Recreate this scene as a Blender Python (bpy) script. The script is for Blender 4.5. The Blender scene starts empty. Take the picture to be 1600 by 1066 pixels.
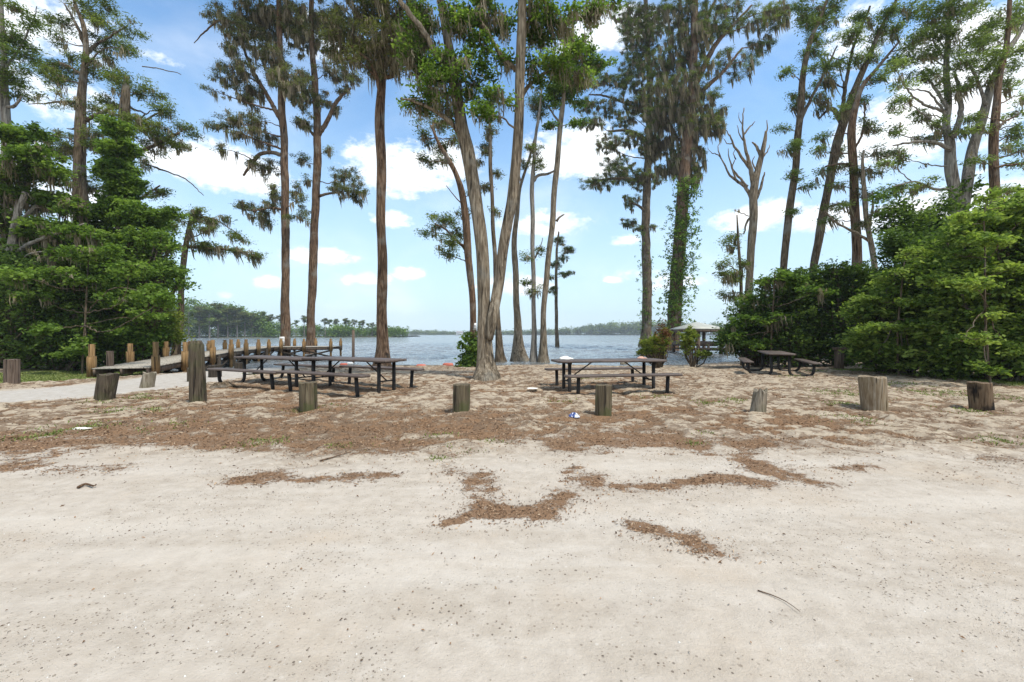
import bpy, math, random
import numpy as np
from mathutils import Vector

# ---------------------------------------------------------------- basics
F, H, YH = 660.0, 1.35, 522.0          # focal length in photo pixels, eye height, horizon row
WATER = -0.45
S = bpy.context.scene
COL = S.collection
R = np.random.default_rng(7)
random.seed(7)


def px(x, y, Y):
    return np.array([(x - 800) / F * Y, Y, H - (y - YH) / F * Y])


def sm(a, b, x):
    t = np.clip((np.asarray(x, float) - a) / (b - a), 0, 1)
    return t * t * (3 - 2 * t)


_T = np.random.default_rng(3).random((256, 256))


def vn(x, y):
    xi, yi = np.floor(x).astype(int), np.floor(y).astype(int)
    fx, fy = x - xi, y - yi
    fx, fy = fx * fx * (3 - 2 * fx), fy * fy * (3 - 2 * fy)
    g = lambda i, j: _T[(xi + i) % 256, (yi + j) % 256]
    return (g(0, 0) * (1 - fx) + g(1, 0) * fx) * (1 - fy) + (g(0, 1) * (1 - fx) + g(1, 1) * fx) * fy


def fbm(x, y, o=4):
    s, a, t = 0, 1, 0
    for k in range(o):
        s = s + a * vn(x * 2 ** k + 17 * k, y * 2 ** k + 31 * k)
        t += a
        a *= .5
    return s / t


def shore(X):
    X = np.asarray(X, float)
    b = 20.4 + 4.1 * sm(-14.5, -11, X) + np.clip(X - 11, 0, 22) * 1.0
    left = np.where(X < -17, np.minimum(-1.2 * X, 60), 0)
    return np.maximum(b, left) + .5 * np.sin(X * .7) * sm(-8, 0, X)


def gz(X, Y):
    s = np.asarray(Y, float) - shore(X)
    return np.where(s < 0, WATER * np.clip((s + 10) / 10, 0, 1), np.maximum(WATER - .06 * s, -3))


def gp(x, y):
    """point of the ground seen at this photo pixel"""
    Y = 1.0
    lo, hi = 1.2, 60.0
    for _ in range(50):
        m = (lo + hi) / 2
        p = px(x, y, m)
        if p[2] > gz(p[0], m):
            lo = m
        else:
            hi = m
    p = px(x, y, lo)
    p[2] = float(gz(p[0], lo))
    return p


# ---------------------------------------------------------------- object helpers
class MB:
    def __init__(s):
        s.V, s.Q, s.A, s.n = [], [], [], 0

    def add(s, V, Q, a=None):
        V = np.asarray(V, float)
        s.V.append(V)
        for f in Q if isinstance(Q, list) else [Q]:
            s.Q.append((np.asarray(f, int) + s.n))
        s.A.append(np.full(len(V), .5) if a is None else np.asarray(a, float))
        s.n += len(V)

    def build(s, name, mat, parent=None, off=(0, 0, 0), smooth=False, attr=False):
        V = np.concatenate(s.V) - np.asarray(off)
        me = bpy.data.meshes.new(name)
        by = [f for f in s.Q if len(f)]
        nl = sum(f.size for f in by)
        npoly = sum((f.shape[0] if f.ndim == 2 else 1) for f in by)
        me.vertices.add(len(V))
        me.vertices.foreach_set('co', V.astype(np.float32).ravel())
        me.loops.add(nl)
        me.polygons.add(npoly)
        me.loops.foreach_set('vertex_index', np.concatenate([f.ravel() for f in by]).astype(np.int32))
        tot = np.concatenate([np.full(f.shape[0], f.shape[1]) if f.ndim == 2 else np.array([f.size]) for f in by])
        st = np.concatenate([[0], np.cumsum(tot)[:-1]])
        me.polygons.foreach_set('loop_start', st.astype(np.int32))
        me.polygons.foreach_set('loop_total', tot.astype(np.int32))
        if smooth:
            me.polygons.foreach_set('use_smooth', np.ones(npoly, bool))
        if attr:
            at = me.attributes.new('tint', 'FLOAT', 'POINT')
            at.data.foreach_set('value', np.concatenate(s.A).astype(np.float32))
        me.update(calc_edges=True)
        me.validate()
        me.materials.append(mat)
        o = bpy.data.objects.new(name, me)
        COL.objects.link(o)
        if parent is not None:
            o.parent = parent
        else:
            o.location = off
        return o

    # shapes
    def tube(s, P, r, sides=8, rough=0, cap=True, flute=0, seed=0, twist=0):
        P = np.asarray(P, float)
        r = np.asarray(r, float) * np.ones(len(P))
        n = len(P)
        T = np.gradient(P, axis=0)
        T /= np.linalg.norm(T, axis=1)[:, None] + 1e-9
        ref = np.array([1., 0, 0]) if abs(T[0][0]) < .8 else np.array([0, 1., 0])
        U = np.zeros_like(P)
        u = ref
        for i in range(n):
            u = u - T[i] * (u @ T[i])
            u /= np.linalg.norm(u) + 1e-9
            U[i] = u
        W = np.cross(T, U)
        th = np.linspace(0, 2 * np.pi, sides, endpoint=False)
        rr = r[:, None] * np.ones((1, sides))
        if rough:
            g = np.random.default_rng(seed)
            z = np.concatenate([[0], np.cumsum(np.linalg.norm(np.diff(P, axis=0), axis=1))])[:, None]
            m = 0
            for k, a in ((3, .8), (5, .7), (8, .6), (11, .5)):
                m = m + a * np.sin(k * th[None] + g.random() * 6 + (1.1 + g.random()) * np.sin(z * (0.5 + g.random() * .8) + g.random() * 6) + twist * z)
            m = m + .9 * np.sin(z * 3.1 + th[None] * 2 + g.random() * 6) * np.sin(z * 1.3 + g.random() * 6)
            rr = rr * (1 + rough * m)
            if flute:
                fall = np.exp(-z / .55)
                rr = rr * (1 + flute * fall * np.sin(6 * th[None] + g.random() * 6 + .6 * np.sin(2 * th[None])))
        V = P[:, None, :] + rr[:, :, None] * (np.cos(th)[None, :, None] * U[:, None, :] + np.sin(th)[None, :, None] * W[:, None, :])
        i = np.arange(n - 1)[:, None] * sides
        j = np.arange(sides)[None]
        j2 = (j + 1) % sides
        Q = [np.stack([i + j, i + j2, i + sides + j2, i + sides + j], -1).reshape(-1, 4)]
        if cap:
            Q += [np.arange(sides)[::-1], (n - 1) * sides + np.arange(sides)]
        s.add(V.reshape(-1, 3), Q)

    def box(s, a, b, M=None):
        a, b = np.asarray(a, float), np.asarray(b, float)
        V = np.array([[(a, b)[i][0], (a, b)[j][1], (a, b)[k][2]] for k in (0, 1) for j in (0, 1) for i in (0, 1)])
        if M is not None:
            V = M(V)
        s.add(V, np.array([[0, 2, 3, 1], [4, 5, 7, 6], [0, 1, 5, 4], [2, 6, 7, 3], [0, 4, 6, 2], [1, 3, 7, 5]]))

    def bar(s, p, q, w, h):
        p, q = np.asarray(p, float), np.asarray(q, float)
        d = q - p
        L = np.linalg.norm(d)
        d /= L
        up = np.array([0, 0, 1.]) if abs(d[2]) < .95 else np.array([0, 1., 0])
        x = np.cross(d, up)
        x /= np.linalg.norm(x)
        u = np.cross(x, d)
        s.box((-w / 2, 0, -h / 2), (w / 2, L, h / 2), lambda V: p + V[:, :1] * x + V[:, 1:2] * d + V[:, 2:] * u)

    def leaves(s, C, L, W, tint, up=1.0, jit=.6, droop=.2, rng=R):
        n = len(C)
        if n == 0:
            return
        a = rng.random(n) * 2 * np.pi
        d = np.stack([np.cos(a), np.sin(a), -droop + .5 * rng.normal(size=n)], 1)
        d /= np.linalg.norm(d, axis=1)[:, None]
        nn = rng.normal(size=(n, 3)) * jit
        nn[:, 2] += up
        sd = np.cross(d, nn)
        sd /= np.linalg.norm(sd, axis=1)[:, None] + 1e-9
        k = (.6 + .8 * rng.random(n))[:, None]
        nz = np.cross(sd, d)
        l, w = L * k / 2, W * k / 2
        V = np.stack([C - d * l, C + sd * w + nz * w * .35 + d * l * .15, C + d * l, C - sd * w + nz * w * .35 + d * l * .15], 1).reshape(-1, 3)
        s.add(V, np.arange(4 * n).reshape(n, 4), np.repeat(tint, 4))

    def strands(s, P, ln, w, tint, rng=R, K=4, sway=(0.12, 0, 0)):
        n = len(P)
        if n == 0:
            return
        a = rng.random(n) * np.pi
        sd = np.stack([np.cos(a), np.sin(a), 0 * a], 1)
        wob = rng.normal(size=(n, K + 1, 3)) * .035
        wob[:, 0] = 0
        wob = np.cumsum(wob, 1) * .6
        t = np.linspace(0, 1, K + 1)
        C = P[:, None, :] + wob + np.asarray(sway)[None, None] * (t ** 1.5)[None, :, None] * ln[:, None, None]
        C[:, :, 2] -= t[None] * ln[:, None]
        ww = w[:, None] * np.array([.6, 1., .9, .6, .12])[None, :K + 1] / 2
        A = C + sd[:, None] * ww[:, :, None]
        B = C - sd[:, None] * ww[:, :, None]
        V = np.stack([A, B], 2).reshape(n, -1, 3)
        i = (np.arange(n) * 2 * (K + 1))[:, None]
        k = (np.arange(K) * 2)[None]
        Q = np.stack([i + k, i + k + 1, i + k + 3, i + k + 2], -1).reshape(-1, 4)
        s.add(V.reshape(-1, 3), Q, np.repeat(tint, 2 * (K + 1)))


def empty(name, loc, rz=0):
    o = bpy.data.objects.new(name, None)
    o.empty_display_size = .3
    o.location = loc
    o.rotation_euler = (0, 0, rz)
    COL.objects.link(o)
    return o


def tag(o, label, cat, group=None):
    o['label'] = label
    o['category'] = cat
    if group:
        o['group'] = group
    return o


def kind(o, k):
    o['kind'] = k
    return o


def copy_tree(o, parent=None):
    c = o.copy()
    COL.objects.link(c)
    if parent is not None:
        c.parent = parent
    for ch in [q for q in o.children]:
        copy_tree(ch, c)
    return c


# ---------------------------------------------------------------- materials
class NT:
    def __init__(s, tree):
        s.t = tree

    def n(s, typ, props=None, **inp):
        nd = s.t.nodes.new(typ)
        for k, v in (props or {}).items():
            setattr(nd, k, v)
        for k, v in inp.items():
            key = int(k[1:]) if k[0] == 'i' and k[1:].isdigit() else k.replace('_', ' ')
            sk = nd.inputs[key]
            if isinstance(v, bpy.types.NodeSocket):
                s.t.links.new(v, sk)
            else:
                sk.default_value = v
        return nd

    def math(s, op, a, b=0.0, clamp=False):
        return s.n('ShaderNodeMath', {'operation': op, 'use_clamp': clamp}, i0=a, i1=b).outputs[0]

    def vmath(s, op, a, b=(0, 0, 0)):
        return s.n('ShaderNodeVectorMath', {'operation': op}, i0=a, i1=b)

    def noise(s, vec, scale, detail=4, rough=.55, dist=0):
        return s.n('ShaderNodeTexNoise', None, Vector=vec, Scale=scale, Detail=detail, Roughness=rough, Distortion=dist).outputs['Fac']

    def ramp(s, fac, stops, interp='LINEAR'):
        nd = s.n('ShaderNodeValToRGB', None, Fac=fac)
        cr = nd.color_ramp
        cr.interpolation = interp
        while len(cr.elements) < len(stops):
            cr.elements.new(.5)
        for e, (p, c) in zip(cr.elements, stops):
            e.position = p
            e.color = (*c, 1) if len(c) == 3 else c
        return nd.outputs['Color']

    def range(s, v, a, b, c=0., d=1., smooth=True):
        return s.n('ShaderNodeMapRange', {'interpolation_type': 'SMOOTHSTEP' if smooth else 'LINEAR'}, i0=v, i1=a, i2=b, i3=c, i4=d).outputs[0]

    def mix(s, f, a, b, mode='MIX'):
        nd = s.n('ShaderNodeMix', {'data_type': 'RGBA', 'blend_type': mode})
        for k, v in ((0, f), (6, a), (7, b)):
            if isinstance(v, bpy.types.NodeSocket):
                s.t.links.new(v, nd.inputs[k])
            else:
                nd.inputs[k].default_value = (*v, 1) if isinstance(v, tuple) and len(v) == 3 else v
        return nd.outputs[2]

    def mapping(s, vec, scale):
        return s.vmath('MULTIPLY', vec, scale).outputs[0]


def material(name):
    m = bpy.data.materials.new(name)
    m.use_nodes = True
    nt = m.node_tree
    nt.nodes.clear()
    N = NT(nt)
    out = nt.nodes.new('ShaderNodeOutputMaterial')
    return m, N, out


def pbr(N, out, col, rough=.8, bump=None, bs=.5, bd=.02, spec=.3, metal=0.):
    b = N.n('ShaderNodeBsdfPrincipled', None, Roughness=rough, Metallic=metal)
    b.inputs['Specular IOR Level'].default_value = spec
    if isinstance(col, bpy.types.NodeSocket):
        N.t.links.new(col, b.inputs['Base Color'])
    else:
        b.inputs['Base Color'].default_value = (*col, 1)
    if bump is not None:
        bn = N.n('ShaderNodeBump', None, Strength=bs, Distance=bd, Height=bump)
        N.t.links.new(bn.outputs[0], b.inputs['Normal'])
    if out is not None:
        N.t.links.new(b.outputs[0], out.inputs[0])
    return b


def m_bark(name, c0, c1, c2, green=0.0):
    m, N, out = material(name)
    tc = N.n('ShaderNodeTexCoord').outputs['Object']
    v = N.mapping(tc, (1, 1, .09))
    a = N.noise(v, 22, 6, .62, .4)
    b = N.noise(v, 7, 5, .6, .8)
    big = N.noise(tc, 1.1, 4, .6)
    col = N.ramp(a, [(.36, c0), (.5, c1), (.64, c2)])
    col = N.mix(N.range(b, .52, .68), col, tuple(x * .4 for x in c0))
    lich = N.math('MULTIPLY', N.range(big, .5, .72), .55)
    col = N.mix(lich, col, (.27, .26, .22))
    if green:
        g2 = N.noise(tc, 2.3, 4, .6)
        col = N.mix(N.math('MULTIPLY', N.range(g2, .5, .65), green), col, (.06, .08, .03))
    hgt = N.math('ADD', N.math('MULTIPLY', a, .5), b)
    pbr(N, out, col, .9, hgt, 1.0, .07, .12)
    return m


def m_leaf(name, dark, mid, light, trans=.35, spec=.1, yellow=None):
    m, N, out = material(name)
    t = N.n('ShaderNodeAttribute', {'attribute_name': 'tint'}).outputs['Fac']
    col = N.ramp(t, [(.1, dark), (.5, mid), (.9, light)])
    b = pbr(N, None, col, .72, spec=spec)
    tr = N.n('ShaderNodeBsdfTranslucent', None, Color=N.mix(1.0, col, (1.25, 1.3, .7), 'MULTIPLY'))
    mx = N.n('ShaderNodeMixShader', None, i0=trans, i1=b.outputs[0], i2=tr.outputs[0])
    N.t.links.new(mx.outputs[0], out.inputs[0])
    return m


def m_wood(name, c0, c1, c2, moss=0., burn=0., scale=1.):
    m, N, out = material(name)
    tc = N.n('ShaderNodeTexCoord').outputs['Object']
    v = N.mapping(tc, (1, 1, .05))
    a = N.noise(v, 40 * scale, 5, .65, .3)
    b = N.noise(v, 12 * scale, 4, .6, .6)
    cr = N.range(N.noise(v, 26 * scale, 2, .5, .2), .60, .68)
    big = N.noise(tc, 3.2, 4, .6)
    col = N.ramp(a, [(.3, c0), (.5, c1), (.72, c2)])
    col = N.mix(N.math('MULTIPLY', cr, .8), col, (.018, .014, .011))
    col = N.mix(N.range(b, .5, .8), col, c0)
    if moss:
        col = N.mix(N.math('MULTIPLY', N.range(big, .45, .62), moss), col, (.075, .085, .03))
    if burn:
        col = N.mix(N.math('MULTIPLY', N.range(N.noise(tc, 2.2, 3, .6), .47, .6), burn), col, (.015, .013, .012))
    h = N.math('SUBTRACT', N.math('MULTIPLY', a, .4), cr)
    pbr(N, out, col, .88, h, .8, .02, .15)
    return m


BARK = {
    'red': m_bark('reddish_bark', (.055, .034, .021), (.145, .088, .052), (.25, .17, .11)),
    'grey': m_bark('grey_bark', (.09, .068, .044), (.21, .165, .112), (.34, .285, .205)),
    'brown': m_bark('brown_bark', (.05, .036, .022), (.125, .092, .058), (.23, .18, .125)),
    'pale': m_bark('pale_bark', (.14, .12, .095), (.25, .22, .18), (.36, .33, .28)),
}
LEAF = {
    'cyp': m_leaf('cypress_foliage', (.05, .07, .02), (.115, .155, .04), (.22, .27, .07), .46),
    'olive': m_leaf('olive_foliage', (.06, .065, .028), (.12, .135, .052), (.21, .235, .08), .42),
    'light': m_leaf('pale_green_foliage', (.08, .12, .035), (.165, .225, .065), (.28, .35, .12), .48),
    'broad': m_leaf('broadleaf_foliage', (.05, .09, .018), (.11, .185, .034), (.23, .33, .07), .48),
    'hedge': m_leaf('hedge_foliage', (.055, .10, .02), (.135, .205, .038), (.28, .36, .085), .48),
    'deep': m_leaf('deep_green_foliage', (.032, .06, .014), (.07, .12, .027), (.15, .22, .05), .42),
    'yellow': m_leaf('yellow_green_foliage', (.07, .10, .018), (.15, .20, .03), (.26, .30, .06), .42),
}
MOSS = m_leaf('spanish_moss', (.12, .10, .068), (.245, .205, .145), (.39, .335, .245), .42, .05)
DEADVINE = m_leaf('dry_vine', (.06, .03, .015), (.13, .06, .03), (.22, .11, .05), .2, .05)

# ---------------------------------------------------------------- trees
DENS = 1.0
LEAFSIZE = {'cyp': (.145, .042), 'olive': (.145, .042), 'light': (.145, .044), 'broad': (.15, .09), 'hedge': (.15, .075), 'deep': (.13, .07), 'yellow': (.14, .06)}


def smooth_path(P, step):
    P = np.asarray(P, float)
    n = len(P)
    if n < 3:
        L = np.linalg.norm(P[1, :3] - P[0, :3])
        k = max(2, int(L / step) + 1)
        t = np.linspace(0, 1, k)[:, None]
        return P[0] * (1 - t) + P[1] * t
    Q = np.vstack([2 * P[0] - P[1], P, 2 * P[-1] - P[-2]])
    out = []
    for i in range(1, n):
        p0, p1, p2, p3 = Q[i - 1], Q[i], Q[i + 1], Q[i + 2]
        k = max(2, int(np.linalg.norm((p2 - p1)[:3]) / step) + 1)
        for t in np.linspace(0, 1, k, endpoint=False):
            out.append(.5 * ((2 * p1) + (-p0 + p2) * t + (2 * p0 - 5 * p1 + 4 * p2 - p3) * t * t + (-p0 + 3 * p1 - 3 * p2 + p3) * t ** 3))
    out.append(P[-1])
    return np.array(out)


def cluster_leaves(cr, C, s, per, L, W, flat, rng, t0=.5, cv=.18, up=1., jit=.6, droop=.2):
    m = len(C)
    if not m:
        return
    ct = t0 + rng.normal(size=m) * cv
    off = rng.normal(size=(m, per, 3)) * s
    off[:, :, 2] *= flat
    P = (C[:, None, :] + off).reshape(-1, 3)
    tint = np.clip((ct[:, None] + rng.normal(size=(m, per)) * .16).ravel(), 0, 1)
    cr.leaves(P, L, W, tint, up, jit, droop, rng)


def tree(name, label, trunks, pads, limbs=(), Y=None, leaf='cyp', bark='brown', group=None, cat='tree', tall=0,
         mosslen=.8, per=125, cs=.27, flat=.5, flute=0, seed=1, vines=(), t0=.5, sway=.12, twigs=True, vinemat='broad', dens=1.0, mossmul=1.0, slim=.95, lsize=1.):
    rng = np.random.default_rng(seed)
    x0, y0 = trunks[0][0][:2]
    if Y is None:
        base = gp(x0, y0)
        Y = base[1]
    else:
        b = px(x0, y0, Y)
        base = np.array([b[0], Y, float(gz(b[0], Y))])
    tr, cr, mo = MB(), MB(), MB()
    nodes = []
    for ti, tk in enumerate(trunks):
        lean = rng.normal() * .15
        P = []
        for i, w in enumerate(tk):
            dy = w[3] if len(w) > 3 else lean * i * .4 + (.25 * ti if i > 1 else 0)
            p = px(w[0], w[1], Y + dy)
            P.append([*p, w[2] / 2 / F * Y * slim])
        if P[0][2] < base[2] + .4:
            P[0][2] = base[2]
            P.insert(0, [P[0][0], P[0][1], base[2] - .3, P[0][3] * 1.08])
        elif ti == 0:
            P.insert(0, [P[0][0], P[0][1], base[2] - .3, P[0][3] * 1.5])
        S_ = smooth_path(P, .14 if P[1][3] > .1 else .25)
        S_[:, :2] += (np.stack([np.sin(S_[:, 2] * 1.7 + seed), np.cos(S_[:, 2] * 1.3 + seed * 2)], 1) * .02)
        r = np.maximum(S_[:, 3], .012)
        sides = 30 if r.max() > .2 else 18 if r.max() > .1 else 10
        tr.tube(S_[:, :3], r, sides, .042, seed=seed * 7 + ti, flute=flute)
        for q in S_[::2]:
            nodes.append([*q[:3], q[3]])
    for lb in limbs:
        lp, dy = lb
        n = len(lp)
        P = []
        for i, w in enumerate(lp):
            p = px(w[0], w[1], Y + dy * i / max(1, n - 1))
            P.append([*p, w[2] / 2 / F * Y])
        S_ = smooth_path(P, .2)
        S_[:, :3] += rng.normal(size=(len(S_), 3)) * .015
        tr.tube(S_[:, :3], np.maximum(S_[:, 3], .008), 8, .03, seed=seed + 3)
        for q in S_[len(S_) // 3:]:
            nodes.append([*q[:3], q[3]])
    nodes = np.array(nodes)
    allpads = [(*p, 1) if len(p) == 6 else p for p in pads]
    if tall:
        xt = trunks[0][-1][0]
        for k in range(tall):
            allpads.append((xt + rng.normal() * 55, -40 - 190 * (k + .5) / tall, 60 + 30 * rng.random(), 26, .55, .6, 2))
        if trunks[0][-1][1] > -200:
            p = [px(trunks[0][-1][0], trunks[0][-1][1], Y), px(xt + 10, -150, Y + .2), px(xt + 14, -260, Y + .3)]
            rr = trunks[0][-1][2] / 2 / F * Y
            S_ = smooth_path(np.array(p), .5)
            tr.tube(S_, np.linspace(rr, .03, len(S_)), 8)
            nodes = np.vstack([nodes, np.c_[S_, np.full(len(S_), rr * .6)]])
    L, W = LEAFSIZE[leaf][0] * lsize, LEAFSIZE[leaf][1] * lsize
    for pi, (x, y, rx, ry, dn, ms, fl) in enumerate(allpads):
        k = Y / F
        tdist = np.min(np.abs(nodes[:, 0] - (x - 800) * k) + .3 * np.abs(nodes[:, 2] - px(x, y, Y)[2]))
        dy = rng.normal() * min(1.6, .35 * tdist + .3)
        C = px(x, y, Y + dy)
        a, b = rx * k, ry * k
        rad = np.array([a, max(a * .85, .4), b])
        hd = np.hypot(nodes[:, 0] - C[0], nodes[:, 1] - C[1])
        want = C[2] - .3 * hd
        cost = np.abs(nodes[:, 2] - want) + .45 * np.linalg.norm(nodes[:, :3] - C, axis=1) + np.where(nodes[:, 2] < base[2] + 1.5, 5, 0)
        A = nodes[np.argmin(cost)]
        dist = np.linalg.norm(A[:3] - C)
        mid = (A[:3] + C) / 2 + np.array([0, 0, .12 * dist * rng.uniform(-.6, 1.)]) + rng.normal(size=3) * .06 * dist
        LP = smooth_path(np.array([A[:3], mid, C, C + (C - mid) * .35 * min(1, a / (dist + .01))]), .18)
        LP[1:] += rng.normal(size=(len(LP) - 1, 3)) * .02
        lr = np.linspace(min(A[3] * .6, .018 + .013 * dist), .010, len(LP))
        tr.tube(LP, lr, 7, .03, seed=pi)
        area = math.pi * a * b
        M = max(3, int(dn * dens * DENS * area / (math.pi * cs * cs) * 1.9))
        u = rng.normal(size=(M, 3))
        u /= np.linalg.norm(u, axis=1)[:, None]
        pts = C + u * (rng.random(M) ** .42)[:, None] * rad
        tn = LP[len(LP) // 2:]
        if twigs:
            pts = pts[np.argsort(np.linalg.norm(pts - C, axis=1))]
            net = [q for q in tn]
            for q in pts:
                na = np.array(net)
                j = np.argmin(np.linalg.norm(na - q, axis=1) + .15 * np.maximum(0, na[:, 2] - q[2]))
                st = na[j]
                m_ = (st + q) / 2 + rng.normal(size=3) * .07 * np.linalg.norm(q - st)
                tr.tube([st, m_, q], [.014, .011, .006], 4, cap=False)
                net.append(m_)
                net.append(q)
        if fl != 3:
            cluster_leaves(cr, pts, cs * .72, per, L, W, flat, rng, t0)
        if ms > 0:
            n = int(M * ms * 1.5 * mossmul) + 1
            src = np.vstack([pts, tn])
            cl = src[rng.integers(0, len(src), n)] + rng.normal(size=(n, 3)) * .1
            ks = 12
            cln = (mosslen * (.25 + .9 * rng.random(n) ** 1.6))
            O = np.repeat(cl, ks, 0) + rng.normal(size=(n * ks, 3)) * np.array([.085, .085, .05])
            ln = np.repeat(cln, ks) * (.35 + .75 * rng.random(n * ks))
            tt = np.clip(np.repeat(.5 + rng.normal(size=n) * .16, ks) + rng.normal(size=n * ks) * .12, 0, 1)
            mo.strands(O, ln, (.026 + .04 * rng.random(n * ks)) * Y / 20, tt, rng, sway=(sway, 0, 0))
    root = empty(name, base)
    tag(root, label, cat, group)
    tr.build('trunk', BARK[bark], root, base, smooth=True)
    if cr.n:
        cr.build('crown', LEAF[leaf], root, base, attr=True)
    if mo.n:
        mo.build('moss_foliage', MOSS, root, base, attr=True)
    if vines:
        vb = MB()
        for (x, y, rx, ry, n) in vines:
            k = Y / F
            C = px(x, y, Y - .1)
            n = int(n * 3.6)
            an = rng.random(n) * 2 * np.pi
            zz = rng.uniform(-1.15, 1.15, n) * ry * k
            Pn = nodes[np.argmin(np.abs(nodes[None, :, 2] - (C[2] + zz)[:, None]) + .3 * np.abs(nodes[None, :, 0] - C[0]), axis=1)]
            rr = Pn[:, 3] + .02 + rng.random(n) ** 2.6 * rx * k * 1.0
            P = np.stack([.6 * Pn[:, 0] + .4 * C[0] + np.cos(an) * rr, Pn[:, 1] - np.abs(np.sin(an)) * rr, C[2] + zz], 1)
            cluster_leaves(vb, P, .10, 9, .17, .13, .9, rng, .45, .2, up=.4, jit=1.)
        vb.build('climbing_vine', LEAF[vinemat], root, base, attr=True)
    return root


def shrub(name, label, bx, by, blobs, n, leaf='broad', Y=None, group=None, cat='shrub', seed=1, per=56, cs=.30, stems=9, t0=.55, flat=.42, core=.27, depth=.8, bark='brown', size=1., knobs=5, shoots=16):
    """blobs: (x, y, rx, ry[, dY]) in photo pixels at this depth"""
    rng = np.random.default_rng(seed)
    if Y is None:
        base = gp(bx, by)
        Y = base[1]
    else:
        b = px(bx, by, Y)
        base = np.array([b[0], Y, float(gz(b[0], Y))])
    st, cr = MB(), MB()
    k = Y / F
    extra = []
    for b in blobs:
        for _ in range(knobs):
            an = rng.uniform(-.5, math.pi + .5)
            q = rng.uniform(.75, 1.05)
            s_ = rng.uniform(.16, .38)
            extra.append((b[0] + b[2] * q * math.cos(an), b[1] - b[3] * q * math.sin(an), b[2] * s_, b[3] * s_ * .8, (b[4] if len(b) > 4 else 0) - rng.uniform(-.3, .8) * b[2] * k * .6))
    main = list(blobs)
    blobs = list(blobs) + extra
    tot = sum(b[2] * b[3] for b in blobs)
    L, W = LEAFSIZE[leaf]
    L, W = L * size, W * size
    for b in blobs:
        C = px(b[0], b[1], Y + (b[4] if len(b) > 4 else 0))
        rad = np.array([b[2] * k, b[2] * k * depth, b[3] * k])
        m = max(6, int(1.35 * n * b[2] * b[3] / tot / per))
        u = rng.normal(size=(m, 3))
        u /= np.linalg.norm(u, axis=1)[:, None]
        rr = rng.random(m) ** core
        ph = rng.random(3) * 6
        lump = .86 + rng.normal(size=m) * .07 + .30 * np.sin(u[:, 0] * 5 + ph[0]) * np.sin(u[:, 2] * 6 + ph[1]) + .2 * np.sin(u[:, 1] * 9 + u[:, 2] * 7 + seed)
        P = C + u * (rr * lump)[:, None] * rad
        P = P[P[:, 2] > base[2] + .05]
        hole = np.sin(P[:, 0] * 3.3 + seed) + np.sin(P[:, 2] * 4.1 + .8 * P[:, 0] + seed * 2) + np.sin(P[:, 1] * 3.7 + 1.1 * P[:, 2] + seed * 3)
        P = P[(hole > -1.0) | (rng.random(len(P)) < .18)]
        cluster_leaves(cr, P, cs, per, L, W, flat, rng, t0, .2, up=.8, jit=.7, droop=.25)
        for _ in range(shoots if b in main else 0):
            v = rng.normal(size=3)
            v[2] = abs(v[2]) * .7
            v[1] = -abs(v[1])
            v /= np.linalg.norm(v)
            q0 = C + v * rad * .92
            dr = v * .6 + np.array([rng.normal() * .35, rng.normal() * .3, .45 + .35 * rng.random()])
            dr /= np.linalg.norm(dr)
            ln = rng.uniform(.3, .85) * min(1.2, rad[2])
            pts = np.array([q0 + dr * ln * t + np.array([0, 0, -.25 * ln * t * t]) for t in np.linspace(0, 1, 7)])
            st.tube(pts, np.linspace(.009, .003, 7), 4)
            cluster_leaves(cr, pts[1:], .055, 7, L, W, .6, rng, t0 + .12, .12, up=.8, jit=.7, droop=.25)
        for q in P[rng.permutation(len(P))[:stems]]:
            a = base + np.array([rng.normal() * rad[0] * .25, rng.normal() * rad[1] * .25, -.05])
            a[2] = float(gz(a[0], a[1])) - .05
            mid = a * .5 + q * .5 + rng.normal(size=3) * .15
            mid[2] += .2
            st.tube(smooth_path(np.array([a, mid, q]), .3), [.03 + 0 * 1], 6)
    root = empty(name, base)
    tag(root, label, cat, group)
    st.build('branches', BARK[bark], root, base, smooth=True)
    cr.build('crown', LEAF[leaf], root, base, attr=True)
    return root



# ---------------------------------------------------------------- camera, sky, sun
cam = bpy.data.cameras.new('camera')
cam.sensor_width = 36
cam.lens = 36 * F / 1600
cam.shift_y = (YH - 533) / 1600
cam.clip_end = 5000
cam.clip_start = .05
co = bpy.data.objects.new('camera', cam)
co.location = (0, 0, H)
co.rotation_euler = (math.pi / 2, 0, 0)
COL.objects.link(co)
S.camera = co

SUN_EL, SUN_AZ = math.radians(64), math.radians(128)      # azimuth east of +Y
sd = Vector((math.sin(SUN_AZ) * math.cos(SUN_EL), math.cos(SUN_AZ) * math.cos(SUN_EL), math.sin(SUN_EL)))
sl = bpy.data.lights.new('sun', 'SUN')
sl.energy = 2.1
sl.angle = math.radians(7)
sl.color = (1, .955, .89)
so = bpy.data.objects.new('sun', sl)
so.rotation_euler = sd.to_track_quat('Z', 'Y').to_euler()
so.location = (30, 40, 60)
COL.objects.link(so)

W_ = bpy.data.worlds.new('World')
S.world = W_
W_.use_nodes = True
W_.node_tree.nodes.clear()
N = NT(W_.node_tree)
out = W_.node_tree.nodes.new('ShaderNodeOutputWorld')
sky = N.n('ShaderNodeTexSky')
sky.sky_type = 'NISHITA'
sky.sun_disc = False
sky.sun_elevation = SUN_EL
sky.sun_rotation = SUN_AZ
sky.air_density = 1.0
sky.dust_density = 0.6
sky.ozone_density = 2.5
D = N.n('ShaderNodeTexCoord').outputs['Generated']
sep = N.n('ShaderNodeSeparateXYZ', None, Vector=D)
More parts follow.
